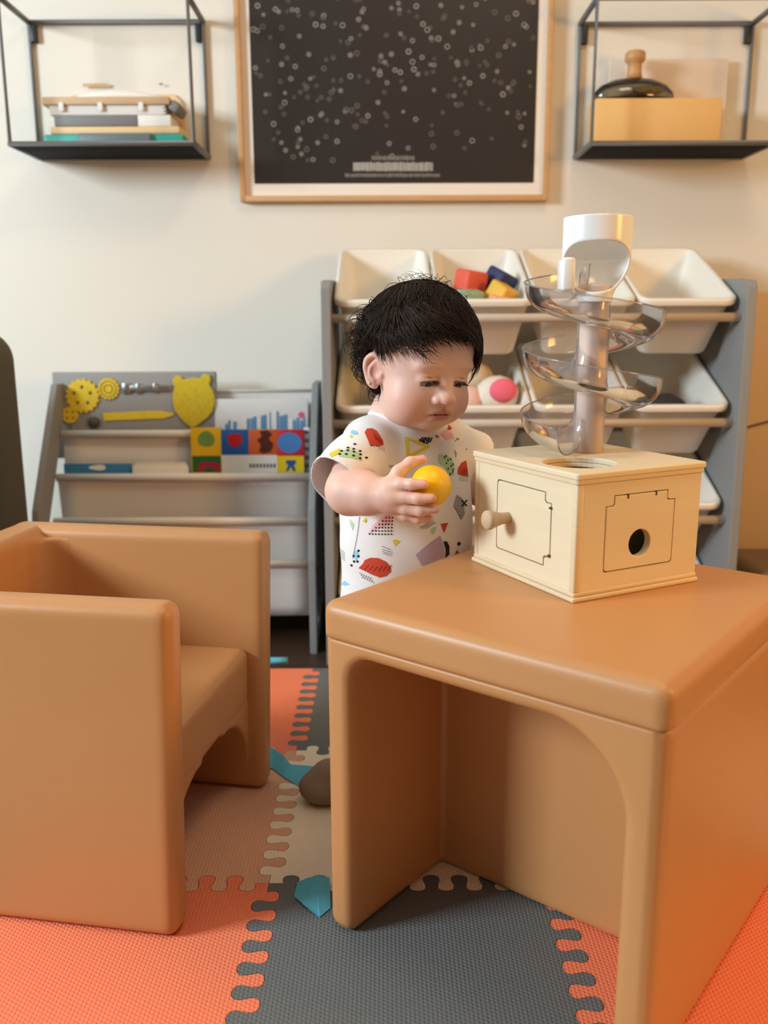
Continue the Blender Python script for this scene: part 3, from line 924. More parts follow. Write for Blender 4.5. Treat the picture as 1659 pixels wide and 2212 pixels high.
# ear stud
c = h2w(np.array([[0.0728, -0.0015, -0.0300]]))[0] - KID
bmv = bmesh.new(); bmesh.ops.create_uvsphere(bmv, u_segments=12, v_segments=8, radius=0.0017)
bmesh.ops.translate(bmv, verts=bmv.verts, vec=c)
bm_mesh('earring', bmv, M['gold'], kid, True)

# hair: a close cap following the skull with many combed strands over it
def zline(y):
    # height of the hairline around the head, front to nape
    f = np.clip((y + 0.030) / 0.022, 0, 1); f = f * f * (3 - 2 * f)
    g = np.clip((y - 0.005) / 0.045, 0, 1); g = g * g * (3 - 2 * g)
    return (-0.062) * (1 - f) + f * (0.014 + 0.034 * g)
def f_hair(p):
    d = ell(p, CR_C, HAIR_R + 0.0080)
    d = smin(d, ell(p, (0, -0.052, -0.020), (0.050, 0.034, 0.044)), 0.02)
    w = 0.0004 * np.sin(95 * p[0] + 60 * p[1] + 22 * np.sin(30 * p[2])) + 0.0003 * np.sin(150 * p[1] - 120 * p[0] + 40 * p[2])
    d = d + w
    cut = zline(p[1] + 0 * p[0]) + 0.004 * np.sin(p[0] * 120) - p[2]
    ed = ell((np.abs(p[0]), p[1], p[2]), (0.068, 0.003, -0.010), (0.020, 0.020, 0.025))
    return smax(smax(d, cut * 0.8, 0.006), -ed, 0.004)
hlo, hhi = (-0.090, -0.108, -0.075), (0.090, 0.090, 0.110)
V_, Q_ = nets(f_hair(grid(hlo, hhi, 0.0020)), hlo, 0.0020)
hair = mk_np('hair', h2w(V_) - KID, Q_, mat('hair_under', rgb(26, 17, 12), 1.0, spec=0.0), kid)
hair['label'] = 'short dark brown wavy hair'
def strands(n0, swirl, length, S, off0, off1, rad, curl=0.0, wave=0.004, droop=0.0, reach=0.034):
    """n0 unit vectors on the skull; combed away from the crown"""
    N = len(n0)
    crown = np.array([0.12, -0.42, 0.90]); crown /= np.linalg.norm(crown)
    n = n0.copy(); P = np.zeros((N, S, 3))
    ph = rng.uniform(0, 6.28, N); fr = rng.uniform(5, 11, N)
    for s in range(S):
        w = s / (S - 1)
        off = off0 + (off1 - off0) * w ** 1.5
        P[:, s] = CR_C + n * (HAIR_R[None, :] * (1 - 0.0 * w) + off[:, None])
        t_ = n * (n @ crown)[:, None] - crown[None, :]
        t_ -= n * (t_ * n).sum(1)[:, None]
        t_ /= np.linalg.norm(t_, axis=1)[:, None] + 1e-6
        b = np.cross(n, t_)
        sw = swirl + wave * 60 * np.sin(fr * w + ph)
        dirv = t_ * np.cos(sw)[:, None] + b * np.sin(sw)[:, None]
        if curl:
            P[:, s] += (b * np.cos(ph + w * 9)[:, None] + n * (np.sin(ph + w * 9) + 0.6)[:, None]) * (curl * w)
        dirv = dirv + np.array([0, 0, -1.0]) * droop
        n = n + dirv * (length / (S - 1) / 0.074)[:, None]
        n /= np.linalg.norm(n, axis=1)[:, None]
    # strands stop where they reach the ear or run past the hairline
    ez = (((np.abs(P[..., 0]) - 0.071) / 0.020) ** 2 + ((P[..., 1] + 0.002) / 0.019) ** 2 + ((P[..., 2] + 0.009) / 0.023) ** 2) < 1
    ez |= P[..., 2] < zline(P[..., 1]) - (0.004 + reach * rng.uniform(0, 1, N) ** 1.2)[:, None]
    okr = ~ez[:, 0]
    P = P[okr]; ez = ez[okr]; rad = rad[okr]; N = len(P)
    stop = np.where(ez.any(1), ez.argmax(1), S)
    last = P[np.arange(N), np.maximum(stop - 1, 0)]
    late = np.arange(S)[None, :] >= stop[:, None]
    P = np.where(late[..., None], last[:, None, :] + (np.arange(S)[None, :, None] - stop[:, None, None] + 1) * 1e-5, P)
    frac = np.clip((stop[:, None] - np.arange(S)[None, :]) / 3.0, 0.12, 1)
    T = np.gradient(P, axis=1); T /= np.linalg.norm(T, axis=2)[..., None] + 1e-9
    nn = P - CR_C; nn /= np.linalg.norm(nn, axis=2)[..., None]
    B = np.cross(T, nn); B /= np.linalg.norm(B, axis=2)[..., None] + 1e-9
    U = np.cross(B, T)
    w = np.linspace(0, 1, S)
    R = rad[:, None] * (np.clip(1.15 - w ** 3, 0.12, 1) * np.clip(0.4 + w * 6, 0, 1))[None, :] * frac
    V = np.stack([P + (B * math.cos(a) + U * math.sin(a)) * R[..., None] for a in (0.5, 2.6, 4.7)], 2)   # N,S,3,3
    idx = np.arange(N * S * 3).reshape(N, S, 3)
    q = []
    for k in range(3):
        k2 = (k + 1) % 3
        q.append(np.stack([idx[:, :-1, k], idx[:, :-1, k2], idx[:, 1:, k2], idx[:, 1:, k]], -1).reshape(-1, 4))
    return V.reshape(-1, 3), np.concatenate(q)
def roots(n, cond):
    out = []
    while len(out) < n:
        v = rng.normal(size=(4000, 3)); v /= np.linalg.norm(v, axis=1)[:, None]
        P = CR_C + v * CR_R
        ok = cond(P)
        out += list(v[ok])
    return np.array(out[:n])
SV, SQ, off_ = [], [], 0
def add_str(V, Q):
    global off_
    SV.append(V); SQ.append(Q + off_); off_ += len(V)
above = lambda P, m=0.0: P[:, 2] > zline(P[:, 1]) + m
def sweep(n):
    P = CR_C + n * CR_R
    g = np.clip((P[:, 1] + 0.005) / 0.055, 0, 1); g = g * g * (3 - 2 * g)
    # the fringe is brushed across the forehead, the sides back over the ears
    return np.where(P[:, 0] > -0.03, -0.45 * (1 - g) + 0.95 * g, 0.30)
NS = 13000
n0 = roots(NS, lambda P: above(P, 0.008))
P0 = CR_C + n0 * CR_R
lock = 0.22 * np.sin(95 * P0[:, 0] + 70 * P0[:, 1] + 20 * P0[:, 2]) + 0.16 * np.sin(60 * P0[:, 2] - 120 * P0[:, 1])
lift = 0.0012 * np.sin(130 * P0[:, 0] + 90 * P0[:, 1]) * np.cos(80 * P0[:, 2])
add_str(*strands(n0, sweep(n0) + lock + rng.normal(0, 0.07, NS), rng.uniform(0.026, 0.062, NS), 10, rng.uniform(0.0045, 0.0085, NS) + lift, rng.uniform(0.0065, 0.0100, NS) + lift, rng.uniform(0.0003, 0.0007, NS), wave=0.003))
# fringe swept over the forehead
n0 = roots(300, lambda P: (P[:, 1] > 0.025) & (P[:, 2] > 0.050) & (P[:, 2] < 0.078))
add_str(*strands(n0, rng.normal(0.95, 0.22, 300), rng.uniform(0.028, 0.052, 300), 12, rng.uniform(0.006, 0.009, 300), rng.uniform(0.0015, 0.0065, 300), rng.uniform(0.0004, 0.0008, 300), wave=0.006, reach=0.05))
# wisps at the temples
n0 = roots(130, lambda P: (P[:, 1] > 0.010) & (P[:, 1] < 0.055) & (P[:, 2] > 0.026) & (P[:, 2] < 0.050) & (np.abs(P[:, 0]) > 0.025))
add_str(*strands(n0, rng.normal(0.9, 0.25, 130), rng.uniform(0.018, 0.036, 130), 12, rng.uniform(0.005, 0.009, 130), rng.uniform(0.001, 0.006, 130), rng.uniform(0.0003, 0.0006, 130), wave=0.008, reach=0.05))
# a longer lock falling past the far temple
n0 = roots(110, lambda P: (P[:, 0] < -0.040) & (P[:, 1] > 0.010) & (P[:, 1] < 0.045) & (P[:, 2] > 0.018) & (P[:, 2] < 0.045))
add_str(*strands(n0, rng.normal(-0.25, 0.2, 110), rng.uniform(0.025, 0.045, 110), 12, rng.uniform(0.006, 0.010, 110), rng.uniform(0.006, 0.012, 110), rng.uniform(0.0005, 0.0010, 110), wave=0.006, reach=0.08))
# curls at the back and nape
n0 = roots(520, lambda P: (P[:, 1] < -0.030) & (P[:, 2] > -0.045) & (P[:, 2] < 0.060))
add_str(*strands(n0, rng.normal(0.0, 0.5, 520), rng.uniform(0.030, 0.062, 520), 20, rng.uniform(0.005, 0.010, 520), rng.uniform(0.006, 0.016, 520), rng.uniform(0.0004, 0.0008, 520), curl=0.0110, wave=0.012))
# flyaway curls on the crown
n0 = roots(46, lambda P: (P[:, 2] > 0.082) & (P[:, 1] > -0.03) & (P[:, 1] < 0.03))
add_str(*strands(n0, rng.normal(0.0, 1.2, 46), rng.uniform(0.02, 0.05, 46), 20, rng.uniform(0.006, 0.009, 46), rng.uniform(0.008, 0.018, 46), rng.uniform(0.0003, 0.0005, 46), curl=0.007, wave=0.012))
o = mk_np('hair_strands', h2w(np.concatenate(SV)) - KID, np.concatenate(SQ), M['hair'], hair)
o['kind'] = 'stuff'

# romper
NECK_C = tp(0.0, 0.008, 0.556)
SLV_A = SHO_R + np.array([0.012, 0.012, 0.010]); SLV_B = SHO_R + np.array([-0.026, -0.041, -0.026])
SLV_D = (SLV_B - SLV_A) / np.linalg.norm(SLV_B - SLV_A); SLV_L = np.linalg.norm(SLV_B - SLV_A)
SLL_A = SHO_L + RGT * 0.012; SLL_B = SHO_L - RGT * 0.030 + np.array([0, 0, -0.022])
SLL_D = (SLL_B - SLL_A) / np.linalg.norm(SLL_B - SLL_A); SLL_L = np.linalg.norm(SLL_B - SLL_A)
def f_shirt_terms(p):
    q = tl(p)
    d = f_torso(p, 0.008)
    # gentle folds
    d = d + 0.0015 * np.sin(70 * q[0] + 26 * q[2] + 2.5 * np.sin(24 * q[2])) * np.clip((0.53 - q[2]) / 0.1, 0, 1)
    # drag lines fanning out from the right armpit
    ang = np.arctan2(q[2] - 0.470, q[0] - 0.082); rr_ = np.sqrt((q[2] - 0.470) ** 2 + (q[0] - 0.082) ** 2)
    d = d + 0.0028 * np.sin(9 * ang + 30 * rr_) * np.exp(-((rr_ - 0.035) / 0.035) ** 2)
    for s in (1, -1):
        d = smin(d, cap(p, tp(0.040 * s, -0.010, 0.250), tp(0.045 * s, -0.004, 0.190), 0.058, 0.052), 0.02)
    def along(A, D, L): return (p[0] - A[0]) * D[0] + (p[1] - A[1]) * D[1] + (p[2] - A[2]) * D[2] - L
    sr = cap(p, SLV_A, SLV_B, 0.035, 0.0400) + 0.0018 * np.sin(120 * q[1] + 90 * q[0])
    sl = cap(p, SLL_A, SLL_B, 0.034, 0.040)
    whole = smin(smin(d, sr, 0.014), sl, 0.014)
    cut = smin(smin(d, np.maximum(sr, along(SLV_A, SLV_D, SLV_L)), 0.014), np.maximum(sl, along(SLL_A, SLL_D, SLL_L)), 0.014)
    neck = -ell((p[0] - NECK_C[0], p[1] - NECK_C[1], p[2] - NECK_C[2]), (0, 0, 0.012), (0.057, 0.054, 0.043))
    hem = 0.185 - p[2] + 0 * p[0]
    return whole, np.maximum(np.maximum(cut, neck), hem)
def f_shirt(p): return f_shirt_terms(p)[1]
slo, shi = (-0.14, 0.96, 0.175), (0.17, 1.27, 0.565)
SHV, SHQ = nets(f_shirt(grid(slo, shi, 0.0024)), slo, 0.0024)
fc = SHV[SHQ].mean(1)
pp = (fc[:, 0], fc[:, 1], fc[:, 2])
d_ = f_shirt_terms(pp)[0]
keep = (d_ > -0.0013)
SHQ = SHQ[keep]
used = np.unique(SHQ); remap = -np.ones(len(SHV), int); remap[used] = np.arange(len(used))
SHV = SHV[used]; SHQ = remap[SHQ]
E_ = np.sort(np.concatenate([SHQ[:, [i, (i + 1) % 4]] for i in range(4)]), 1)
Eu, Ec = np.unique(E_, axis=0, return_counts=True)
Eb = Eu[Ec == 1]
for _ in range(14):
    sm = np.zeros_like(SHV); ct = np.zeros(len(SHV))
    for a_, b_ in ((0, 1), (1, 0)):
        np.add.at(sm, Eb[:, a_], SHV[Eb[:, b_]]); np.add.at(ct, Eb[:, a_], 1)
    bd = ct >= 2
    SHV[bd] = 0.5 * SHV[bd] + 0.5 * sm[bd] / ct[bd][:, None]
shirt = mk_np('romper', SHV - KID, SHQ, M['shirt'], kid)
shirt['label'] = 'white short sleeved romper printed with coloured shapes'
sd = shirt.modifiers.new('thickness', 'SOLIDIFY'); sd.thickness = 0.0016; sd.offset = -1
# printed motifs: flat ink shapes laid on the cloth, pressed straight back onto it
bvh = BVHTree.FromPolygons([tuple(v) for v in SHV], [tuple(q) for q in SHQ])
ink = {}
def inkm(n, c):
    if n not in ink: ink[n] = mat('ink_' + n, c, 0.85)
    return ink[n]
PDIR = Vector((0.03, 1.0, -0.20)).normalized()
def press(name, polys, m, lift=0.0004):
    """polys: list of (u,v) outlines on the cloth"""
    V, Fc = [], []
    for P in polys:
        bm = bmesh.new()
        vs = [bm.verts.new((p[0], p[1], 0)) for p in P]
        bm.faces.new(vs)
        bmesh.ops.triangulate(bm, faces=bm.faces[:])
        for _ in range(5):
            es = [e for e in bm.edges if e.calc_length() > 7]
            if not es: break
            bmesh.ops.subdivide_edges(bm, edges=es, cuts=1, use_grid_fill=False)
            bmesh.ops.triangulate(bm, faces=bm.faces[:])
        pos = {}
        for v in bm.verts:
            w = at(v.co.x, v.co.y, 1.045)
            o_ = Vector(w) - PDIR * 0.2
            h_, n_, i_, ds = bvh.ray_cast(o_, PDIR)
            if h_ is not None:
                if n_.dot(PDIR) > 0: n_ = -n_
                pos[v] = h_ + n_ * lift
        ids = {}
        for f in bm.faces:
            if all(v in pos for v in f.verts):
                cs = [pos[v] for v in f.verts]
                if max((cs[0] - cs[1]).length, (cs[1] - cs[2]).length, (cs[0] - cs[2]).length) > 0.02: continue
                for v in f.verts:
                    if v not in ids: ids[v] = len(V); V.append(pos[v] - Vector(KID))
                Fc.append(tuple(ids[v] for v in f.verts))
        bm.free()
    if Fc and len(polys) == 1:
        par = list(range(len(V)))
        def find(i):
            while par[i] != i: par[i] = par[par[i]]; i = par[i]
            return i
        for f in Fc:
            for i in f[1:]: par[find(i)] = find(f[0])
        cnt = {}
        for f in Fc: cnt[find(f[0])] = cnt.get(find(f[0]), 0) + 1
        big = max(cnt, key=cnt.get)
        Fc = [f for f in Fc if find(f[0]) == big]
        us = sorted({i for f in Fc for i in f}); rm = {i: k for k, i in enumerate(us)}
        V = [V[i] for i in us]; Fc = [tuple(rm[i] for i in f) for f in Fc]
    if Fc:
        o = mk(name, V, Fc, m, shirt, True)
        if len(polys) > 1: o['kind'] = 'stuff'
        return o
def blob(cx, cy, rx, ry, rot=0, n=18, jit=0.0, cut=None):
    P = []
    for k in range(n):
        a = 2 * math.pi * k / n
        r = 1 + jit * math.sin(3 * a + cx)
        x, y = rx * r * math.cos(a), ry * r * math.sin(a)
        if cut is not None and y > cut: y = cut
        c, s = math.cos(rot), math.sin(rot)
        P.append((cx + c * x - s * y, cy + s * x + c * y))
    return P
def zz(L): return [(690 + x * 0.22302, 860 + y * 0.22302) for x, y in L]   # closer view of the cloth
def zp(x, y): return (690 + x * 0.22302, 860 + y * 0.22302)
def stroke(pts, w):
    out = []
    for (x0, y0), (x1, y1) in zip(pts[:-1], pts[1:]):
        dx, dy = x1 - x0, y1 - y0; L = math.hypot(dx, dy); nx, ny = -dy / L * w / 2, dx / L * w / 2
        out.append([(x0 + nx, y0 + ny), (x1 + nx, y1 + ny), (x1 - nx, y1 - ny), (x0 - nx, y0 - ny)])
    return out
RED, BLACK, YEL, GRN, GRY, LIL, SKY, PNK = (inkm('red', rgb(206, 70, 42)), inkm('black', rgb(28, 26, 28)), inkm('yellow', rgb(222, 208, 52)), inkm('green', rgb(182, 214, 164)),
    inkm('grey', rgb(158, 160, 162)), inkm('lilac', rgb(190, 168, 196)), inkm('sky', rgb(150, 204, 232)), inkm('pink', rgb(240, 186, 190)))
DKR = inkm('dark_red', rgb(150, 40, 24))
for P_ in [zz([(430, 320), (450, 280), (500, 275), (545, 300), (580, 350), (610, 400), (618, 445), (570, 462), (540, 430), (510, 420), (490, 460), (465, 400)])]: press('print', [P_], RED)
for P_ in [zz([(365, 1665), (410, 1620), (430, 1580), (490, 1555), (570, 1558), (640, 1590), (685, 1640), (692, 1690), (640, 1735), (580, 1750), (500, 1722), (440, 1695)])]: press('print', [P_], RED)
for P_ in [zz([(1365, 720), (1372, 660), (1410, 600), (1465, 568), (1478, 640), (1490, 742), (1420, 735)])]: press('print', [P_], RED)
for P_ in [zz([(1180, 1222), (1260, 1215), (1216, 1316)]), zz([(1325, 1535), (1355, 1488), (1376, 1525)]), zz([(1262, 262), (1282, 195), (1318, 232), (1300, 255)]), zz([(1132, 330), (1150, 316), (1176, 340), (1158, 356)])]: press('print', [P_], RED)
for P_ in [zz([(85, 1795), (108, 1700), (130, 1740), (135, 1800), (110, 1845)])]: press('print', [P_], RED)
hat = []
for k in range(6):
    hat += stroke([zp(430 + 45 * k, 1690 - 5 * abs(k - 3)), zp(470 + 45 * k, 1640 - 6 * abs(k - 2))], 1.6)
for k in range(4): hat += stroke([zp(520 + 22 * k, 330 + 20 * k), zp(545 + 18 * k, 400 + 14 * k)], 1.6)
for k in range(4): hat += stroke([zp(1405 + 20 * k, 725), zp(1440 + 12 * k, 660)], 1.4)
press('print', hat, DKR, 0.0007)
tri = [zp(838, 372), zp(1060, 445), zp(868, 560)]
press('print', stroke([zp(838, 355), zp(866, 572)], 7) + stroke([zp(852, 566), zp(1070, 440)], 6.5) + stroke([zp(1068, 452), zp(850, 372)], 6), YEL)
for P_ in [zz([(705, 1380), (740, 1372), (782, 1388), (760, 1410), (730, 1440)]), zz([(408, 1190), (440, 1160), (455, 1180), (432, 1190), (440, 1216), (415, 1205)]), zz([(280, 352), (300, 345), (318, 368), (298, 382)]), zz([(105, 545), (200, 490), (200, 545), (120, 590)]), zz([(128, 1670), (150, 1690), (140, 1712)])]: press('print', [P_], YEL)
for P_ in [zz([(1168, 524), (1232, 524), (1300, 560), (1330, 630), (1322, 730), (1280, 740), (1225, 650), (1160, 606)]), zz([(205, 520), (300, 500), (400, 540), (420, 615), (330, 590), (205, 575)]), zz([(1085, 1268), (1138, 1250), (1130, 1290), (1100, 1330), (1082, 1300)]), zz([(265, 1180), (318, 1225), (305, 1296), (280, 1240)])]: press('print', [P_], GRN)
for P_ in [zz([(1352, 932), (1402, 960), (1432, 1000), (1440, 1130), (1400, 1190), (1388, 1085), (1316, 1045)]), zz([(1330, 462), (1362, 500), (1350, 555)])]: press('print', [P_], GRY)
press('print', stroke([zp(975, 1262), (zp(1085, 1192))], 2.2) + stroke([zp(1000, 1268), zp(1110, 1195)], 2.0) + stroke([zp(1030, 1270), zp(1132, 1205)], 2.0), GRY)
for P_ in [zz([(932, 1525), (1060, 1420), (1178, 1338), (1212, 1440), (1226, 1560), (1110, 1595), (1000, 1635)])]: press('print', [P_], LIL)
for P_ in [zz([(300, 290), (345, 305), (370, 340), (320, 345), (288, 322)]), zz([(155, 1865), (210, 1810), (268, 1838), (220, 1860)]), zz([(320, 1500), (355, 1490), (375, 1540), (340, 1590), (318, 1560)])]: press('print', [P_], SKY)
for P_ in [zz([(470, 1320), (520, 1230), (640, 1130), (715, 1100), (700, 1200), (560, 1270)]), zz([(1190, 310), (1240, 260), (1320, 290), (1340, 350), (1250, 370)])]: press('print', [P_], PNK)
dots = []
for r, row in enumerate(range(1130, 1330, 32)):
    for c_ in range(8):
        x = 706 - 31 * c_ - r * 2
        if x > 690 - (row - 1110) * 1.15: dots.append(blob(*zp(x, row), 1.9, 1.9, 0, 8))
press('print', dots, BLACK, 0.0007)
dots = [blob(*zp(x, y), 3.2, 2.2, 0.2, 9) for x, y in ((340, 446), (280, 486), (335, 498), (396, 518), (222, 520), (280, 514), (340, 526), (402, 552), (208, 552), (270, 552), (338, 566), (400, 590), (458, 582))]
dots += [blob(*zp(x, y), 1.6, 3.0, 0.2, 8) for x, y in ((1225, 555), (1243, 540), (1262, 580), (1290, 568), (1245, 612), (1292, 642), (1262, 668), (1312, 620), (1318, 675), (1285, 720), (1310, 700))]
dots += [blob(*zp(x, y), 2.6, 2.9, 0, 9) for x, y in ((366, 1490), (316, 1545), (365, 1545), (320, 1600), (355, 1598), (292, 1642))] + [blob(*zp(1372, 1430), 4.2, 4.4, 0, 12)]
dots += [blob(*zp(x, y), 0.9, 0.9, 0, 6) for x in range(1390, 1490, 18) for y in (750, 768, 786)]
dots += [blob(*zp(380 + 22 * k + 14 * r, 1712 + 18 * k * 0.5 + 22 * r), 1.0, 1.4, 0.4, 6) for k in range(6) for r in range(3)]
dots += [blob(*zp(158 + 18 * k, 1490 + 9 * k + 20 * r), 1.0, 1.1, 0, 6) for k in range(4) for r in range(5)]
dots += [blob(*zp(1345 + 20 * k, 372 - 14 * k), 1.3, 1.3, 0, 6) for k in range(3)] + [blob(*zp(1362 + 20 * k, 345 + 6 * k), 1.3, 1.3, 0, 6) for k in range(2)] + [blob(*zp(1468, 452), 1.2, 1.6, 0, 6)]
dots += [blob(*zp(575 + 16 * k, 460 + 14 * r + 4 * k), 0.8, 0.8, 0, 6) for k in range(4) for r in range(3)]
press('print', dots, BLACK, 0.0007)
for P_ in [zz([(960, 386), (1000, 352), (1108, 352), (1092, 392), (1050, 422), (1010, 412)]), zz([(1208, 1398), (1245, 1400), (1270, 1450), (1270, 1530), (1228, 1566), (1232, 1480)])]: press('print', [P_], BLACK, 0.0006)
press('print', [blob(*zp(x, y), 1.0, 1.6, 0.5, 6) for x, y in ((990, 380), (1012, 366), (1030, 385), (1050, 365), (1052, 400), (1075, 380), (1030, 405), (1085, 362))], M['shirt'], 0.0010)
press('print', stroke([zp(1402, 985), zp(1462, 1048)], 3.2) + stroke([zp(1466, 985), zp(1402, 1050)], 3.2) + stroke([zp(600, 1440), zp(690, 1475)], 0.9) + stroke([zp(602, 1470), zp(705, 1500)], 0.9) + stroke([zp(605, 1492), zp(700, 1518)], 0.9) + stroke([zp(612, 1510), zp(695, 1535)], 0.9)
      + stroke([zp(378, 1150), zp(362, 1280), zp(345, 1390), zp(322, 1500), zp(305, 1570)], 0.9) + stroke([zp(668, 645), zp(722, 650)], 1.0) + stroke([zp(668, 660), zp(722, 668)], 1.0), BLACK, 0.0007)
# neckline binding
ring = []
for k in range(48):
    a = 2 * math.pi * k / 48
    best = None
    for zz_ in np.linspace(0.600, 0.512, 120):
        # walk the neckline: point where the cut surface meets the cloth
        rr = 1 - ((zz_ - NECK_C[2] - 0.012) / 0.043) ** 2
        if rr <= 0: continue
        rr = math.sqrt(rr)
        pt_ = (np.array(NECK_C[0] + 0.057 * rr * math.cos(a)), np.array(NECK_C[1] + 0.054 * rr * math.sin(a)), np.array(zz_))
        v = abs(float(f_torso(pt_, 0.008)))
        if best is None or v < best[0]: best = (v, tuple(map(float, pt_)))
    ring.append(np.array(best[1]) - KID)
tube('neckband', ring, 0.0036, M['shirt'], shirt, 8, closed=True)

# ball in the hand
bmv = bmesh.new(); bmesh.ops.create_uvsphere(bmv, u_segments=48, v_segments=32, radius=BR)
ball = bm_mesh('toy_ball', bmv, M['ball'], None, True); ball.location = tuple(BALL)
tag(ball, 'small yellow plastic ball held in the toddler\'s right hand', 'ball')

# ------------------------------------------------------------------ poster on the wall
def wall_rect(u0, v0, u1, v1, y): a = at(u0, v0, y); b = at(u1, v1, y); return a, b
pa, pb = at(522, 438, YW), at(1180, 438, YW)
PX0, PX1, PZ0, PZ1 = pa[0], pb[0], at(850, 437, YW)[2], 1.72
ps = thing('framed_poster', 'tall dark dotted print in a light oak frame on the wall', 'picture', ((PX0 + PX1) / 2, YW, PZ0))
hw = (PX1 - PX0) / 2; PH = PZ1 - PZ0; fwid = 0.012
box('frame', (-hw, -0.024, 0), (-hw + fwid, 0, PH), M['oak'], ps, 0.001)
box('frame', (hw - fwid, -0.024, 0), (hw, 0, PH), M['oak'], ps, 0.001)
box('frame', (-hw + fwid, -0.024, 0), (hw - fwid, 0, fwid), M['oak'], ps, 0.001)
box('frame', (-hw + fwid, -0.024, PH - fwid), (hw - fwid, 0, PH), M['oak'], ps, 0.001)
box('mount', (-hw + fwid, -0.012, fwid), (hw - fwid, -0.002, PH - fwid), M['mount'], ps)
ix, iz = hw - fwid - 0.0195, fwid + 0.026
prt = box('dark_print', (-ix, -0.0132, iz), (ix, -0.0121, PH - iz), M['print_dark'], ps)
def flat_disc(V, Fc, x, z, r, ring, n=12):
    b = len(V)
    yd = -0.0134 - 0.0002 * ring - 0.00000025 * len(V)
    for k in range(n):
        a = 2 * math.pi * k / n
        V.append((x + r * math.cos(a), yd, z + r * 0.95 * math.sin(a)))
    if ring:
        for k in range(n):
            a = 2 * math.pi * k / n
            V.append((x + r * 0.74 * math.cos(a), yd, z + r * 0.70 * math.sin(a)))
        for k in range(n): Fc.append((b + k, b + n + k, b + n + (k + 1) % n, b + (k + 1) % n)[::-1])
    else: Fc.append(tuple(range(b, b + n)))
acc = {k: ([], []) for k in ('dot_a', 'dot_b', 'dot_c')}
for k in range(520):
    x = random.uniform(-ix + 0.008, ix - 0.008); z = random.uniform(iz + 0.045, PH - iz - 0.01)
    if z < iz + 0.09 and random.random() < 0.6: continue
    r = random.uniform(0.0042, 0.0060); kd = random.random()
    if kd < 0.16: flat_disc(*acc['dot_b'], x, z, r, False)
    elif kd < 0.50: flat_disc(*acc['dot_c'], x, z, r, False)
    elif kd < 0.80: flat_disc(*acc['dot_b'], x, z, r, True); flat_disc(*acc['dot_c'], x, z, r * 0.4, False)
    else: flat_disc(*acc['dot_a'], x, z, r, True); flat_disc(*acc['dot_c'], x, z, r * 0.66, False)
# explicit star dots near the lower edge of the print
for u, v, kd in ((617, 325, 'dot_b'), (644, 309, 'dot_c'), (740, 55, 'dot_a'), (891, 134, 'dot_a'), (923, 65, 'dot_a'), (1132, 54, 'dot_a'), (966, 101, 'dot_a'), (1020, 304, 'dot_a'), (591, 268, 'dot_a'), (615, 222, 'dot_a'), (757, 165, 'dot_a')):
    p = at(u, v, YW - 0.013); flat_disc(*acc[kd], p[0] - (PX0 + PX1) / 2, p[2] - PZ0, 0.0056, kd == 'dot_a')
# the three lines of tiny lettering
for (u0, u1, v0, v1, kd, wid) in ((803, 895, 336, 347, 'dot_b', 4.5), (763, 936, 350, 370, 'dot_a', 4.2), (745, 950, 374, 383, 'dot_b', 4.0)):
    u = u0; V, Fc = acc[kd]
    while u < u1:
        w = wid * random.uniform(0.55, 1.5); a = at(u, v1 - random.uniform(0, 1.5), YW - 0.013); b = at(min(u + w, u1), v0 + random.uniform(0, 2), YW - 0.013)
        q = len(V); ox = (PX0 + PX1) / 2
        V += [(a[0] - ox, -0.0134, a[2] - PZ0), (b[0] - ox, -0.0134, a[2] - PZ0), (b[0] - ox, -0.0134, b[2] - PZ0), (a[0] - ox, -0.0134, b[2] - PZ0)]
        Fc.append((q, q + 1, q + 2, q + 3))
        u += w + random.uniform(0.5, 1.4)
for k, (V, Fc) in acc.items():
    o = mk('printed_dots', V, Fc, M[k], prt); o['kind'] = 'stuff'

# ------------------------------------------------------------------ wire wall shelves
def wire_shelf(label, x0, x1, z0, z1, dep):
    w = x1 - x0; h = z1 - z0
    s = thing('wire_wall_shelf', label, 'shelf', ((x0 + x1) / 2, YW, z0), 0, 'wire wall shelves beside the poster')
    r = 0.0060
    for nm, y in (('back_frame', -r), ('front_frame', -dep)):
        tube(nm, [(-w / 2, y, 0), (-w / 2, y, h), (w / 2, y, h), (w / 2, y, 0)], r, M['grey_metal'], s, 8, closed=True)
    for sx in (-1, 1):
        for z in (0, h):
            tube('side_bar', [(sx * w / 2, -r, z), (sx * w / 2, -dep, z)], r, M['grey_metal'], s, 8)
        box('bracket', (sx * (w / 2 - 0.010) - 0.007, -0.012, h - 0.040), (sx * (w / 2 - 0.010) + 0.007, 0, h - 0.004), M['black_metal'], s, 0.002)
    box('tray', (-w / 2, -dep, -0.004), (w / 2, -0.001, 0.002), M['tray_metal'], s, 0.001)
    return s
SD = 0.160
la, lb, lt = at(87, 342, YW), at(452, 340, YW), at(80, 50, YW)
ra_, rb_, rt_ = at(1241, 341, YW), at(1603, 338, YW), at(1245, 54, YW)
wire_shelf('black wire box shelf holding folders, left of the poster', la[0], lb[0], la[2], lt[2], SD)
wire_shelf('black wire box shelf holding a tan box, right of the poster', ra_[0], rb_[0], ra_[2], rt_[2], SD)
LZ = la[2] + 0.002; RZ = ra_[2] + 0.002
manila = mat('manila', rgb(232, 200, 152), 0.7, noise=0.03)
teal = mat('teal_folder', rgb(52, 166, 152), 0.5)
slate = mat('slate_pouch', rgb(104, 118, 120), 0.5)
bluegrey = mat('grey_book', rgb(128, 126, 126), 0.6)
paper = mat('paper', rgb(238, 232, 224), 0.85)
kraftb = mat('brown_binder', rgb(206, 172, 134), 0.6)
tanbox = mat('tan_box', rgb(236, 190, 122), 0.65, noise=0.03)
YF = YW - 0.060
def span(u0, u1, v0, v1, y): a, b = at(u0, v1, y), at(u1, v0, y); return a[0], b[0], a[2], b[2]
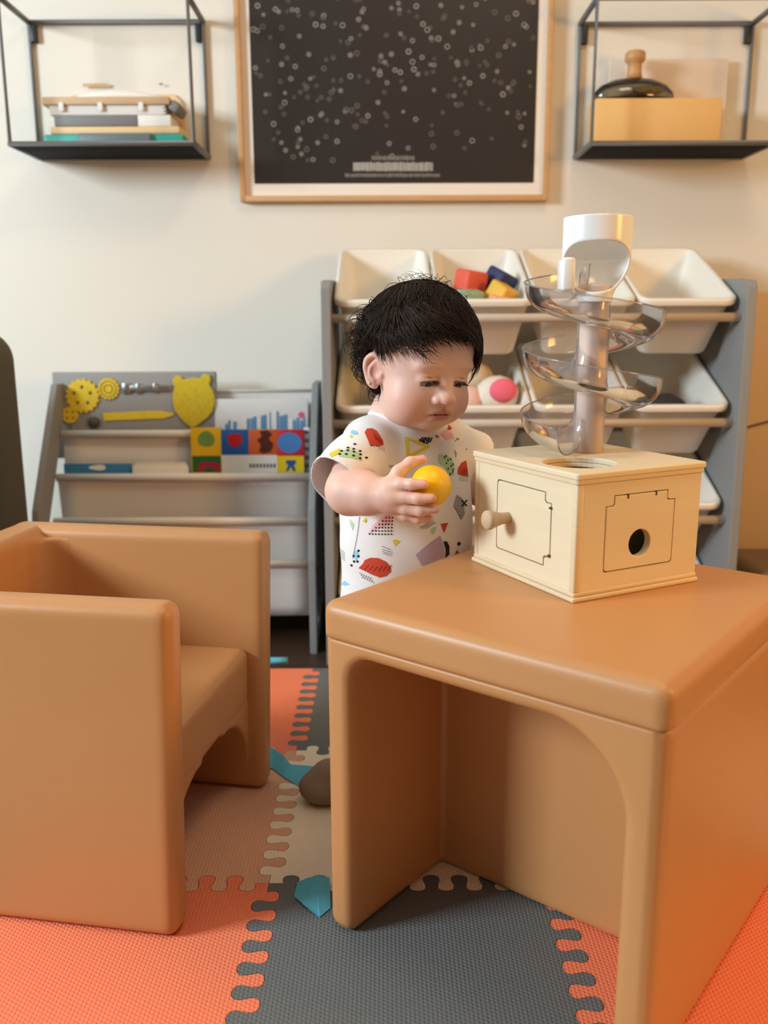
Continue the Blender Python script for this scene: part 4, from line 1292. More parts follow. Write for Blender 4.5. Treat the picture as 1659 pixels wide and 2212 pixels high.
def slab(name, label, cat, u0, u1, v0, v1, y0, y1, m, bev=0.001, zmin=None, group=None):
    x0, x1, z0, z1 = span(u0, u1, v0, v1, y0)
    if zmin is not None: z0 = zmin
    o = box(name, (-(x1 - x0) / 2, 0, 0), ((x1 - x0) / 2, y1 - y0, z1 - z0), m, None, bev)
    o.location = ((x0 + x1) / 2, y0, z0)
    tag(o, label, cat, group)
    return o, z1
FY = YW - 0.098
_, z1 = slab('teal_folder', 'teal folder lying lowest in the left wall shelf', 'folder', 95, 395, 289, 308, FY, FY + 0.075, teal, 0.002, LZ)
p_, _ = slab('slate_pouch', 'dark slate rounded pouch at the front of the left wall shelf', 'pouch', 168, 325, 286, 308, FY - 0.010, FY - 0.0005, slate, 0.004, LZ)
_, z2 = slab('document_box', 'cream document box between teal folder and grey book', 'box', 108, 388, 272, 289, FY, FY + 0.075, manila, 0.003, z1 + 0.0003)
_, z3 = slab('grey_book', 'grey covered book lying under the white papers', 'book', 118, 295, 248, 272, FY, FY + 0.072, bluegrey, 0.001, z2 + 0.0003)
_, z3b = slab('paper_sheaf', 'small sheaf of grey white papers beside the grey book', 'papers', 297, 368, 248, 272, FY + 0.002, FY + 0.072, paper, 0.001, z2 + 0.0003)
pst = thing('paper_stack', 'thick stack of white papers under the tan binder', 'papers', (0, FY, z3))
x0, x1, _, zt_ = span(108, 352, 227, 248, FY)
pst.location = ((x0 + x1) / 2, FY, z3 + 0.0004)
nl = 9
for k in range(nl):
    hh = (zt_ - z3 - 0.0006) / nl; j = random.uniform(-0.0015, 0.0015)
    box('sheet_bundle', (-(x1 - x0) / 2 + j, 0.001 * random.random(), k * hh), ((x1 - x0) / 2 + j + (0.004 if k % 3 else 0), 0.070, (k + 1) * hh - 0.0003), paper, pst)
bn = thing('tan_binder', 'tan binder with three white tabs on top of the papers', 'binder', (0, 0, 0))
x0, x1, _, zb1 = span(90, 386, 208, 227, FY - 0.004)
bn.location = ((x0 + x1) / 2, FY - 0.004, zt_ + 0.0003)
hb = zb1 - zt_
V = []
cw = (x1 - x0) / 2
box('cover', (-cw, 0, 0), (cw * 0.86, 0.078, hb), kraftb, bn, 0.002)
box('spine', (cw * 0.84, 0.004, -hb * 0.8), (cw, 0.074, hb * 0.55), bluegrey, bn, 0.006, 3, Matrix.Rotation(0.55, 3, 'Y'))
for u in (133, 217, 305):
    xx = at(u, 220, FY)[0] - (at(90, 208, FY)[0] + at(386, 208, FY)[0]) / 2
    box('tab', (xx - 0.005, -0.0025, -0.012), (xx + 0.005, -0.0003, 0.004), paper, bn, 0.0006)
# curved white sheet on top
x0, x1, za, zb = span(150, 352, 192, 209, FY + 0.01)
V, Fc = [], []
for i in range(13):
    w = i / 12
    for j in (0, 1):
        for k in (0, 1):
            V.append(((x1 - x0) * (w - 0.5), 0.02 + 0.05 * j, (zb - zb1) * (0.02 + 0.98 * math.sin(math.pi * w) ** 0.7) * k + 0.0004))
for i in range(12):
    b = i * 4
    for q in ((0, 1, 5, 4), (2, 6, 7, 3), (1, 3, 7, 5), (0, 4, 6, 2)): Fc.append(tuple(b + t_ for t_ in q))
Fc += [(0, 2, 3, 1), (48, 49, 51, 50)]
o = mk('curled_sheet', V, Fc, paper, None, True); o.location = ((x0 + x1) / 2, FY, zb1 + 0.0004)
tag(o, 'curled white sheet lying on the tan binder', 'paper')
# manila folder standing behind
x0, x1, z0, z1 = span(150, 393, 170, 306, YW - 0.012)
P = [(-(x1 - x0) / 2, 0), ((x1 - x0) / 2, 0), ((x1 - x0) / 2 + 0.002, (z1 - z0) * 0.70), ((x1 - x0) / 2 - 0.006, (z1 - z0) * 0.90), ((x1 - x0) / 2 - 0.020, (z1 - z0)), (-(x1 - x0) / 2 + 0.012, (z1 - z0) * 0.99), (-(x1 - x0) / 2 + 0.004, (z1 - z0) * 0.90)]
mf = prism('manila_folder', P, 0.005, manila, None, Matrix.Rotation(math.pi / 2, 4, 'X'), 0.0008)
mf.location = ((x0 + x1) / 2, YW - 0.003, LZ)
tag(mf, 'cream manila folder standing upright against the wall in left shelf', 'folder')
lx = at(205, 183, YW - 0.012)
box('label_strip', (lx[0] - mf.location.x - 0.027, -0.0058, lx[2] - LZ - 0.0035), (lx[0] - mf.location.x + 0.027, -0.0051, lx[2] - LZ + 0.0035), kraftb, mf)
lx = at(347, 181, YW - 0.012)
box('clasp', (lx[0] - mf.location.x - 0.004, -0.0062, lx[2] - LZ - 0.0015), (lx[0] - mf.location.x + 0.004, -0.0051, lx[2] - LZ + 0.0015), M['brown_trim'], mf)
# right shelf
_, zt2 = slab('tan_box', 'plain tan cardboard box in the right wall shelf', 'box', 1284, 1562, 211, 308, FY, FY + 0.070, tanbox, 0.0015, RZ)
wb, _ = slab('white_board', 'off-white card leaning upright behind the tan box', 'card', 1310, 1575, 126, 300, YW - 0.020, YW - 0.012, mat('off_white_card', rgb(232, 214, 196), 0.7), 0.001, RZ)
pd = at(1369, 208, FY + 0.03)
st = thing('glass_lid', 'low glass dome with a wooden knob, on the tan box', 'lid', (pd[0], FY + 0.034, zt2 + 0.0005))
OV = Matrix(((1, 0, 0), (0, 0.40, 0), (0, 0, 1)))
lathe('dome', [(0.0, 0.002), (0.080, 0.000), (0.084, 0.006), (0.083, 0.016), (0.070, 0.030), (0.045, 0.041), (0.016, 0.045)], M['glass'], st, 40, (0, 0, 0), OV, cap=False)
lathe('dome_base', [(0.0, 0.0), (0.0785, 0.0), (0.0795, 0.005), (0.0, 0.006)], mat('dark_glass_base', rgb(92, 80, 56), 0.2), st, 40, (0, 0, 0), OV, cap=False)
lathe('knob', [(0.0, 0.044), (0.0165, 0.044), (0.0145, 0.056), (0.0145, 0.074), (0.0200, 0.077), (0.0212, 0.084), (0.0205, 0.093), (0.0170, 0.096), (0.0, 0.097)], mat('lid_knob_wood', rgb(206, 156, 104), 0.5, noise=0.1, nscale=30), st, 32, cap=False)
bmv = bmesh.new(); bmesh.ops.create_icosphere(bmv, subdivisions=3, radius=1)
for v in bmv.verts:
    n_ = 0.15 * math.sin(9 * v.co.x + 4 * v.co.y) * math.cos(7 * v.co.z)
    v.co = Vector((0.030 + v.co.x * 0.034 * (1 + n_), -0.006 + v.co.y * 0.014 * (1 + n_), 0.020 + v.co.z * 0.0095 * (1 + n_)))
bm_mesh('filling', bmv, mat('pale_filling', rgb(206, 192, 130), 0.9, noise=0.3, nscale=200), st, True)

# ------------------------------------------------------------------ toy storage rack with bins
YFR, YBK = 1.715, 2.000     # depth of front rims and back rims
XL, XR = -0.098, 0.675
rk = thing('bin_rack', 'grey toy storage rack with cream rails against the wall', 'rack', ((XL + XR) / 2, (YFR + YBK) / 2, FZ))
ox, oy, oz = rk.location
for x, nm in ((XL - 0.018, 'side_panel'), (XR, 'side_panel')):
    zt_ = 0.735 - oz
    P = [(YFR - 0.035 - oy, 0), (YW - 0.012 - oy, 0), (YW - 0.012 - oy, zt_ + 0.015), (YFR + 0.05 - oy, zt_ + 0.006), (YFR - 0.018 - oy, zt_), (YFR - 0.024 - oy, zt_ - 0.012)]
    prism('side_panel', P, 0.018, M['grey_board'], rk, Matrix(((0, 0, 1, x - ox), (1, 0, 0, 0), (0, 1, 0, 0), (0, 0, 0, 1))), 0.0015)
ROWZ = [at(1400, 648, YFR)[2], at(1400, 878, YFR)[2], at(1400, 1090, YFR)[2], at(1400, 1290, YFR)[2]]
TILTB = 0.40
for z in ROWZ:
    tube('rail', [(XL - ox, YFR + 0.004 - oy, z - 0.032 - oz), (XR - ox, YFR + 0.004 - oy, z - 0.032 - oz)], 0.0085, M['dowel'], rk, 12)
    tube('rail', [(XL - ox, YBK + 0.004 - oy, z + 0.080 - oz), (XR - ox, YBK + 0.004 - oy, z + 0.080 - oz)], 0.0085, M['dowel'], rk, 12)
BW, BD, BHT = 0.1885, 0.300, 0.128
def bin_rings():
    R = []
    def ring(w, d, r, z, dy=0): return [(x, y + dy, z) for x, y in rrect(w, d, r, 5)]
    R.append(ring(BW - 0.060, BD - 0.080, 0.018, -BHT))
    R.append(ring(BW - 0.052, BD - 0.072, 0.022, -BHT + 0.004))
    R.append(ring(BW - 0.018, BD - 0.022, 0.022, -0.014))
    R.append(ring(BW - 0.014, BD - 0.018, 0.022, -0.013))
    R.append(ring(BW - 0.002, BD, 0.026, -0.013))
    R.append(ring(BW, BD, 0.026, -0.010))
    R.append(ring(BW, BD, 0.026, -0.003))
    R.append(ring(BW - 0.004, BD - 0.004, 0.024, 0.0))
    R.append(ring(BW - 0.016, BD - 0.020, 0.020, 0.0))
    R.append(ring(BW - 0.020, BD - 0.024, 0.019, -0.003))
    R.append(ring(BW - 0.056, BD - 0.076, 0.019, -BHT + 0.009))
    R.append(ring(BW - 0.064, BD - 0.084, 0.015, -BHT + 0.005))
    return R
binmesh = None
rown = ['top', 'second', 'third', 'bottom']
colname = ['leftmost', 'second from left', 'third from left', 'rightmost']
content = {(0, 1): ' holding coloured soft blocks', (1, 1): ' holding plush toys', (1, 3): ' holding a dark cloth'}
bin_M = {}
for r in range(4):
    for c in range(4):
        xc = XL + 0.003 + (c + 0.5) * (XR - XL - 0.006) / 4
        yc = YFR + BD / 2 * math.cos(TILTB) - 0.004; zc = ROWZ[r] + BD / 2 * math.sin(TILTB)
        lab = '%s white bin in the rack\'s %s row%s' % (colname[c], rown[r], content.get((r, c), ''))
        if binmesh is None:
            o = loft('storage_bin', bin_rings(), M['bin'])
            for pl in o.data.polygons: pl.use_smooth = True
            o.data.polygons[-1].use_smooth = False
            binmesh = o.data
        else:
            o = bpy.data.objects.new('storage_bin', binmesh); COL.objects.link(o)
        o.location = (xc, yc, zc); o.rotation_euler = (TILTB, 0, 0)
        tag(o, lab, 'bin', 'white bins in the toy rack')
        bin_M[(r, c)] = Matrix.Translation((xc, yc, zc)) @ Matrix.Rotation(TILTB, 4, 'X')
# soft blocks in the second bin
def soft_block(name, label, u, v, y, s, m, rot):
    p = at(u, v, y)
    bm = bmesh.new(); bmesh.ops.create_cube(bm, size=s)
    bmesh.ops.bevel(bm, geom=bm.edges[:], offset=s * 0.12, segments=3, affect='EDGES', profile=0.5)
    o = bm_mesh(name, bm, m, None, True); o.location = tuple(p); o.rotation_euler = rot
    tag(o, label, 'toy block', 'soft blocks in the bin')
sb = lambda n, c: mat('block_' + n, c, 0.6)
soft_block('soft_block', 'red soft toy block on top of the pile in the bin', 1016, 612, 1.83, 0.050, sb('red', rgb(224, 92, 72)), (0.15, 0.1, 0.5))
soft_block('soft_block', 'navy soft toy block beside the red one', 1078, 612, 1.85, 0.050, sb('navy', rgb(44, 52, 92)), (0.4, 0.3, 0.7))
soft_block('soft_block', 'yellow soft toy block in front of the navy one', 1082, 640, 1.792, 0.046, sb('yellow', rgb(226, 176, 58)), (0.5, 0.2, 0.8))
soft_block('soft_block', 'sage green soft toy block under the red one', 1014, 652, 1.795, 0.046, sb('green', rgb(150, 172, 138)), (0.2, 0.0, 0.3))
soft_block('soft_block', 'peach soft toy block half hidden by the bin rim', 1078, 660, 1.765, 0.036, sb('peach', rgb(236, 168, 130)), (0.2, 0.1, 0.2))
# plush toys in the second row
def plush(label, u, v, y, r, m, extra=None):
    p = at(u, v, y)
    o = thing('plush_toy', label, 'plush toy', p)
    fn = lambda q: ell(q, (0, 0, 0), r) + 0.0006 * np.sin(300 * q[0]) * np.sin(280 * q[2])
    R = max(r) + 0.008
    sdf_mesh('plush_body', fn, (-R, -R, -R), (R, R, R), 0.004, m, o)
    if extra: extra(o)
    return o
pkm = mat('pink_plush', rgb(240, 110, 132), 0.9, bump=0.3, bscale=300)
cream = mat('cream_plush', rgb(238, 226, 208), 0.9, bump=0.3, bscale=300)
beige = mat('beige_plush', rgb(222, 196, 160), 0.9, bump=0.3, bscale=300)
def snout(o):
    sdf_mesh('pink_snout', lambda q: ell(q, (0.008, -0.032, 0.010), (0.028, 0.014, 0.024)), (-0.03, -0.055, -0.022), (0.045, -0.01, 0.042), 0.003, pkm, o)
plush('cream plush toy with a round pink patch in second row bin', 1074, 852, 1.80, (0.044, 0.036, 0.038), cream, snout)
plush('beige round plush toy behind the cream one', 1030, 825, 1.86, (0.036, 0.034, 0.040), beige)
plush('pale pink plush toy beside the toddler\'s cheek, in the bin', 1018, 868, 1.80, (0.026, 0.026, 0.034), mat('rose_plush', rgb(226, 188, 172), 0.9))
pc = at(1430, 872, 1.80)
bmv = bmesh.new(); bmesh.ops.create_icosphere(bmv, subdivisions=4, radius=1)
for v in bmv.verts:
    n_ = 0.12 * math.sin(6 * v.co.x + 3 * v.co.y) + 0.1 * math.cos(8 * v.co.y)
    v.co = Vector((v.co.x * 0.045, v.co.y * 0.055, v.co.z * 0.018 * (1 + n_)))
o = bm_mesh('dark_cloth', bmv, mat('dark_cloth', rgb(52, 44, 48), 0.9), None, True); o.location = tuple(pc)
tag(o, 'dark folded cloth in the rightmost second-row bin', 'cloth')

# tan panel right of the rack, with a cable, and a low brown cushion
p0 = at(1622, 618, 1.90)
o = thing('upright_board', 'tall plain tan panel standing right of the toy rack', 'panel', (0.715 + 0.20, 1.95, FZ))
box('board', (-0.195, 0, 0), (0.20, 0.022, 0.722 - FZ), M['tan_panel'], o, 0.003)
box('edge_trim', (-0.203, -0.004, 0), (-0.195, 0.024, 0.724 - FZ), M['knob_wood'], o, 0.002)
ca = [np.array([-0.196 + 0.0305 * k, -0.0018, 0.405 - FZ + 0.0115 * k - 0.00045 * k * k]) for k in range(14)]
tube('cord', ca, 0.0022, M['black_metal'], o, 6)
cz = at(1625, 1206, 1.86)
o = thing('floor_cushion', 'low brown floor cushion below the tan panel', 'cushion', (0.975, 1.80, FZ))
cm = mat('brown_cushion', rgb(128, 100, 68), 0.9, noise=0.08, nscale=40)
sdf_mesh('cushion_body', lambda q: rbox(q, (0, 0, 0.065), (0.46, 0.26, cz[2] - FZ + 0.010), 0.03) , (-0.25, -0.15, -0.03), (0.25, 0.15, 0.20), 0.006, cm, o, Matrix.Translation((0, 0, (cz[2] - FZ + 0.010) / 2 - 0.065)))
tube('piping', [(x, y, cz[2] - FZ - 0.012) for x, y in rrect(0.452, 0.252, 0.03, 4)], 0.004, cm, o, 6, closed=True)

# ------------------------------------------------------------------ sling bookshelf
YB0, YB1 = 1.755, 1.99
bs = thing('sling_bookshelf', 'grey sling bookshelf with white fabric pockets against the wall', 'bookshelf', (-0.42, 1.87, FZ))
BX, BY = -0.42, 1.87
xl = at(90, 1100, 1.80)[0]; xr = at(676, 1100, 1.80)[0]
for x in (xl, xr):
    # slanted front upright and rear upright joined by a foot
    zt_ = at(678, 828, 1.93)[2] - FZ
    P = [(YB0 - 0.012 - BY, 0), (YW - 0.02 - BY, 0), (YW - 0.02 - BY, zt_), (1.925 - BY, zt_), (YB0 + 0.010 - BY, 0.30), (YB0 - 0.012 - BY, 0.20)]
    hole = [(YB0 + 0.025 - BY, 0.05), (YB0 + 0.025 - BY, 0.20), (1.945 - BY, zt_ - 0.08), (YW - 0.06 - BY, zt_ - 0.08), (YW - 0.06 - BY, 0.05)]
    prism('side_panel', P, 0.014, M['grey_board'], bs, Matrix(((0, 0, 1, x - BX - 0.007), (1, 0, 0, 0), (0, 1, 0, 0), (0, 0, 0, 1))), 0.0015, holes=[hole])
rows = [(846, 1.965, 935, 1.93), (935, 1.925, 1028, 1.90), (1028, 1.885, 1124, 1.855), (1124, 1.840, 1216, 1.815), (1216, 1.805, 1330, 1.79)]
# each pocket: a rod at its mouth, a sagging cloth falling from the rod behind it down to the next
x0, x1 = xl - BX + 0.009, xr - BX - 0.009
rodz = [(936, 1.925), (1030, 1.875), (1125, 1.838), (1217, 1.800)]
for k, (v, y) in enumerate(rodz):
    z = at(600, v, y)[2] - FZ
    tube('rod_hem', [(x0, y - BY, z), (x1, y - BY, z)], 0.0085, M['sling_hem'], bs, 12)
    # front cloth of the pocket: down from the rod, round the bottom, up behind
    V, Fc = [], []
    n = 14
    drop = 0.115
    yb = y + 0.046
    prof = [(y, z)] + [(y + 0.004 + 0.002 * i, z - drop * i / 6) for i in range(1, 6)] + [(y + 0.018, z - drop - 0.004), (y + 0.034, z - drop - 0.006), (y + 0.050, z - drop + 0.004)] + [(yb + 0.002 * i, z - drop + 0.03 + (drop + 0.03) * i / 5) for i in range(1, 6)]
    for (yy, zz_) in prof:
        for i in range(n):
            w = i / (n - 1)
            V.append((x0 + (x1 - x0) * w, yy - BY + 0.004 * math.sin(math.pi * w), zz_ - 0.004 * math.sin(math.pi * w)))
    for a in range(len(prof) - 1):
        for i in range(n - 1): q = a * n + i; Fc.append((q, q + 1, q + n + 1, q + n))
    cl = mk('sling_pocket', V, Fc, M['sling'], bs, True)
    sdm = cl.modifiers.new('thick', 'SOLIDIFY'); sdm.thickness = 0.001
# top back cloth and its hem
zt_ = at(560, 847, 1.955)[2] - FZ
box('back_cloth', (x0, 1.988 - BY, zt_ - 0.22), (x1, 1.990 - BY, zt_), M['sling'], bs)
tube('rod_hem', [(x0, 1.989 - BY, zt_), (x1, 1.989 - BY, zt_)], 0.004, M['sling_hem'], bs, 10)

def standing(name, label, cat, u0, u1, v0, v1, y, th, m, lean=0.12, bev=0.001, group=None):
    """thin upright thing (book, board) standing in a pocket, leaning back"""
    x0_, x1_, z0_, z1_ = span(u0, u1, v0, v1, y)
    o = thing(name, label, cat, ((x0_ + x1_) / 2, y, z0_), 0, group)
    o.rotation_euler = (-lean, 0, 0)
    w, h = x1_ - x0_, (z1_ - z0_) / math.cos(lean)
    b = box('cover', (-w / 2, 0, 0), (w / 2, th, h), m, o, bev)
    return o, b, w, h
# activity board
ab, abb, w, h = standing('activity_board', 'grey activity board with yellow felt gears and bear in the bookshelf', 'board', 119, 463, 803, 990, 1.945, 0.012, mat('grey_felt', rgb(150, 149, 147), 0.9, noise=0.03), 0.10, 0.004)
def on_board(u, v, par=None):
    x0_, x1_, z0_, z1_ = span(119, 463, 803, 990, 1.945)
    return ((u - 119) / (463 - 119) - 0.5) * w, (990 - v) / (990 - 803) * h
PXB = w / (463 - 119)
def gear(u, v, rpx, teeth, holes):
    x, z = on_board(u, v); r = rpx * PXB
    P = []
    for k in range(teeth * 4):
        a = 2 * math.pi * k / (teeth * 4); rr = r if k % 4 in (0, 1) else r * 0.9
        P.append((rr * math.cos(a), rr * math.sin(a)))
    H = [circ(hx_ * r, hz_ * r, hr * r, 10)[::-1] for hx_, hz_, hr in holes]
    prism('felt_gear', P, 0.004, M['yellow'], ab, Matrix.Translation((x, -0.0003, z)) @ Matrix.Rotation(math.pi / 2, 4, 'X'), 0.0005, holes=H)
gear(183, 855, 36, 18, [(0.5 * math.cos(a), 0.5 * math.sin(a), 0.11) for a in (1.57, 0.31, 2.83, 4.08, 5.34)])
gear(238, 840, 23, 16, [])
x, z = on_board(238, 840)
for rr in (0.70, 0.38):
    tube('felt_ring', [(x + rr * 23 * PXB * math.cos(a), -0.0047, z + rr * 23 * PXB * math.sin(a)) for a in np.linspace(0, 6.28, 24)[:-1]], 0.0009, M['brown_trim'], ab, 5, closed=True)
gear(155, 896, 18, 14, [(0.35, 0.35, 0.14), (-0.35, 0.35, 0.14), (0.35, -0.35, 0.14), (-0.35, -0.35, 0.14)])
a_ = on_board(225, 900); b_ = on_board(372, 896)
P = [(a_[0], a_[1] - 0.009), (b_[0] - 0.02, b_[1] - 0.008), (b_[0], b_[1] - 0.002), (b_[0], b_[1] + 0.003), (b_[0] - 0.03, b_[1] + 0.009), (a_[0], a_[1] + 0.008)]
prism('felt_strip', P, 0.003, M['yellow'], ab, Matrix.Translation((0, -0.0003, 0)) @ Matrix.Rotation(math.pi / 2, 4, 'X'), 0.0004)
# bear
bu, bv = 417, 868
P = []
out = [(372, 858), (374, 845), (378, 836), (373, 828), (374, 818), (381, 812), (390, 814), (396, 821), (408, 818), (420, 817), (431, 819), (434, 812), (442, 808), (451, 812), (453, 822), (449, 832), (456, 843), (460, 858), (459, 874), (454, 890), (444, 903), (432, 912), (420, 922), (408, 924), (396, 914), (386, 902), (377, 888), (373, 873)]
P = [on_board(u, v) for u, v in out][::-1]
prism('felt_bear', P, 0.006, mat('bear_felt', rgb(214, 186, 44), 0.95, noise=0.35, nscale=260, bump=0.5, bscale=500), ab, Matrix.Translation((0, -0.0003, 0)) @ Matrix.Rotation(math.pi / 2, 4, 'X'), 0.0015)
# metal latch
for (u0, u1, v0, v1) in ((268, 368, 832, 846), (268, 284, 828, 850), (296, 306, 829, 850), (332, 340, 828, 848)):
    a_ = on_board(u0, v1); b_ = on_board(u1, v0)
    box('latch', (a_[0], -0.0055 - 0.0007 * (u1 - u0 < 50), a_[1]), (b_[0], -0.0003, b_[1]), M['steel'], ab, 0.001)
k0 = [on_board(155 + 3 * math.sin(i), 915 + 12 * i) for i in range(6)]
tube('hanging_cord', [(x_, -0.006, z_) for x_, z_ in k0], 0.0012, M['black_metal'], ab, 6)
kk = on_board(205, 912)
lathe('dark_knob', [(0.0, 0), (0.012, 0.0), (0.012, 0.006), (0.006, 0.009), (0.0, 0.009)], mat('dark_knob', rgb(80, 70, 66), 0.5), ab, 16, (kk[0], -0.0003, kk[1]), Matrix.Rotation(math.pi / 2, 3, 'X'), cap=False)

def patch(o, u0, u1, v0, v1, U, w, h, m, name='picture', lift=0.0006, blobp=None):
    (U0, U1, V0, V1) = U
    f = lambda u, v: (((u - U0) / (U1 - U0) - 0.5) * w, (V1 - v) / (V1 - V0) * h)
    if blobp is None:
        a, b = f(u0, v1), f(u1, v0)
        return box(name, (a[0], -lift, a[1]), (b[0], -0.0001, b[1]), m, o)
    P = [f(*q) for q in blobp]
    A_ = sum(P[i][0] * P[(i + 1) % len(P)][1] - P[(i + 1) % len(P)][0] * P[i][1] for i in range(len(P)))
    if A_ < 0: P = P[::-1]
    return prism(name, P, lift, m, o, Matrix.Translation((0, -0.0001, 0)) @ Matrix.Rotation(math.pi / 2, 4, 'X'))
pm_ = lambda n, c: mat('print_' + n, c, 0.5)
# skyline picture book behind
U = (466, 664, 862, 985)
bk, _, w, h = standing('picture_book', 'large pale picture book with blue city skyline on its cover', 'book', 466, 664, 862, 985, 1.945, 0.010, mat('pale_cover', rgb(226, 224, 222), 0.5), 0.10)
skb = pm_('skyline_blue', rgb(96, 146, 186)); skw = pm_('skyline_white', rgb(240, 238, 232))
u = 484
while u < 655:
    ww = random.uniform(3, 8); top = 908 - 18 * math.exp(-((u - 590) / 38.0) ** 2) + random.uniform(-6, 8)
    patch(bk, u, min(u + ww, 658), top, 932, U, w, h, skb if random.random() < 0.6 else skw, 'printed_tower', 0.0006)
    u += ww + random.uniform(0, 2)
patch(bk, 0, 0, 0, 0, U, w, h, pm_('pink_dot', rgb(226, 96, 120)), 'printed_dot', 0.0006, blob(650, 897, 7, 7, 0, 12))
# colourful block book / boxes in front
def picture_tile(name, label, u0, u1, v0, v1, y, base, cat='board book'):
    o, b, w_, h_ = standing(name, label, cat, u0, u1, v0, v1, y, 0.016, base, 0.06, 0.0008, 'board books in the second pocket')
    return o, (u0, u1, v0, v1), w_, h_
YT = 1.897
o, U, w, h = picture_tile('board_book', 'yellow board book with a green pear shape', 415, 476, 925, 1040, YT, pm_('yellow', rgb(234, 190, 24)))
patch(o, 0, 0, 0, 0, U, w, h, pm_('leaf_green', rgb(118, 160, 76)), 'printed_pear', 0.0006, blob(446, 949, 17, 17, 0, 16, 0.05))
patch(o, 417, 474, 985, 1020, U, w, h, pm_('green', rgb(40, 104, 50)), 'printed_panel', 0.0006)
patch(o, 0, 0, 0, 0, U, w, h, pm_('berry', rgb(172, 40, 66)), 'printed_telephone', 0.0010, [(428, 1018), (428, 1006), (436, 998), (464, 998), (473, 1006), (473, 1018), (462, 1018), (458, 1010), (442, 1010), (438, 1018)])
o, U, w, h = picture_tile('board_book', 'blue board book with a red heart shape', 479, 536, 929, 1040, YT, pm_('blue', rgb(26, 92, 164)))
patch(o, 0, 0, 0, 0, U, w, h, pm_('red', rgb(204, 22, 34)), 'printed_strawberry', 0.0006, [(492, 944), (500, 937), (510, 938), (518, 937), (523, 946), (521, 958), (508, 968), (496, 960)])
patch(o, 480, 535, 983, 1024, U, w, h, skw, 'printed_panel', 0.0006)
o, U, w, h = picture_tile('board_book', 'orange board book with a dark brown figure', 537, 597, 929, 1040, YT, pm_('orange', rgb(206, 92, 24)))
patch(o, 0, 0, 0, 0, U, w, h, pm_('brown', rgb(82, 28, 14)), 'printed_figure', 0.0006, [(562, 932), (578, 930), (588, 938), (580, 948), (590, 960), (584, 976), (570, 980), (560, 976), (564, 962), (556, 950), (566, 944)])
patch(o, 538, 596, 983, 1024, U, w, h, skw, 'printed_panel', 0.0006)
for k in range(8): patch(o, 540 + 7 * k, 544 + 7 * k, 1002, 1010, U, w, h, pm_('char', rgb(40, 40, 44)), 'printed_mark', 0.0010)
o, U, w, h = picture_tile('board_book', 'red board book with a blue round shape', 598, 656, 929, 1040, YT, pm_('crimson', rgb(196, 24, 44)))
patch(o, 0, 0, 0, 0, U, w, h, pm_('ballblue', rgb(70, 132, 196)), 'printed_ball', 0.0006, blob(626, 957, 25, 22, 0, 20))
patch(o, 599, 655, 985, 1022, U, w, h, pm_('sun', rgb(236, 206, 30)), 'printed_panel', 0.0006)
patch(o, 0, 0, 0, 0, U, w, h, pm_('stool', rgb(40, 84, 150)), 'printed_stool', 0.0010, [(618, 994), (638, 994), (638, 1002), (634, 1004), (638, 1018), (632, 1018), (628, 1008), (622, 1018), (617, 1018), (622, 1004), (618, 1002)])
o, U, w, h = picture_tile('picture_book', 'narrow blue and white striped book at the right end', 657, 668, 925, 1036, YT + 0.012, skw, 'book')
for k in range(5): patch(o, 658, 667, 930 + 18 * k, 938 + 18 * k, U, w, h, skb, 'printed_stripe', 0.0006)
# low books in the second pocket
o, _, w, h = standing('picture_book', 'blue book with a white patch low in the second pocket', 'book', 140, 282, 1002, 1050, 1.896, 0.010, pm_('sea', rgb(58, 128, 176)), 0.05)
patch(o, 0, 0, 0, 0, (140, 282, 1002, 1050), w, h, skw, 'printed_cloud', 0.0006, blob(212, 1010, 18, 6, 0, 14, 0.1))
for k in range(4):
    standing('magazine', ['white magazine at the front of four between the blue book and board books', 'second white magazine from the front of four', 'third white magazine from the front of four', 'rearmost white magazine of four in the second pocket'][k], 'magazine', 288 + 3 * k, 406 - 2 * k, 1008 - 3.0 * k, 1050, 1.886 + 0.0055 * k, 0.004, mat('magazine_%d' % k, rgb(236 - 6 * k, 230 - 6 * k, 218 - 6 * k), 0.6), 0.05, 0.0005, 'white magazines')
# muted books seen through the cloth of the third and fourth pocket
for (u0, u1, v0, v1, y, c, lab) in ((165, 290, 1066, 1135, 1.8935, (150, 100, 84), 'brown pink book showing through the cloth, leftmost in third pocket'), (305, 398, 1064, 1135, 1.8935, (160, 112, 92), 'brown book showing through the cloth, second in third pocket'),
        (414, 484, 1062, 1135, 1.8935, (168, 96, 104), 'rose book showing through the cloth, third in third pocket'), (488, 590, 1058, 1135, 1.8935, (206, 200, 202), 'pale grey book showing through the cloth in third pocket'),
        (594, 664, 1050, 1135, 1.8935, (120, 126, 118), 'grey green book showing through the cloth, rightmost in third pocket'), (560, 662, 1140, 1212, 1.856, (176, 140, 132), 'dusty pink book showing through the cloth of fourth pocket')):
    standing('picture_book', lab, 'book', u0, u1, v0, v1, y, 0.008, mat('cover_%d' % u0, rgb(*c), 0.6), 0.05, 0.0006, 'books behind the cloth pockets')

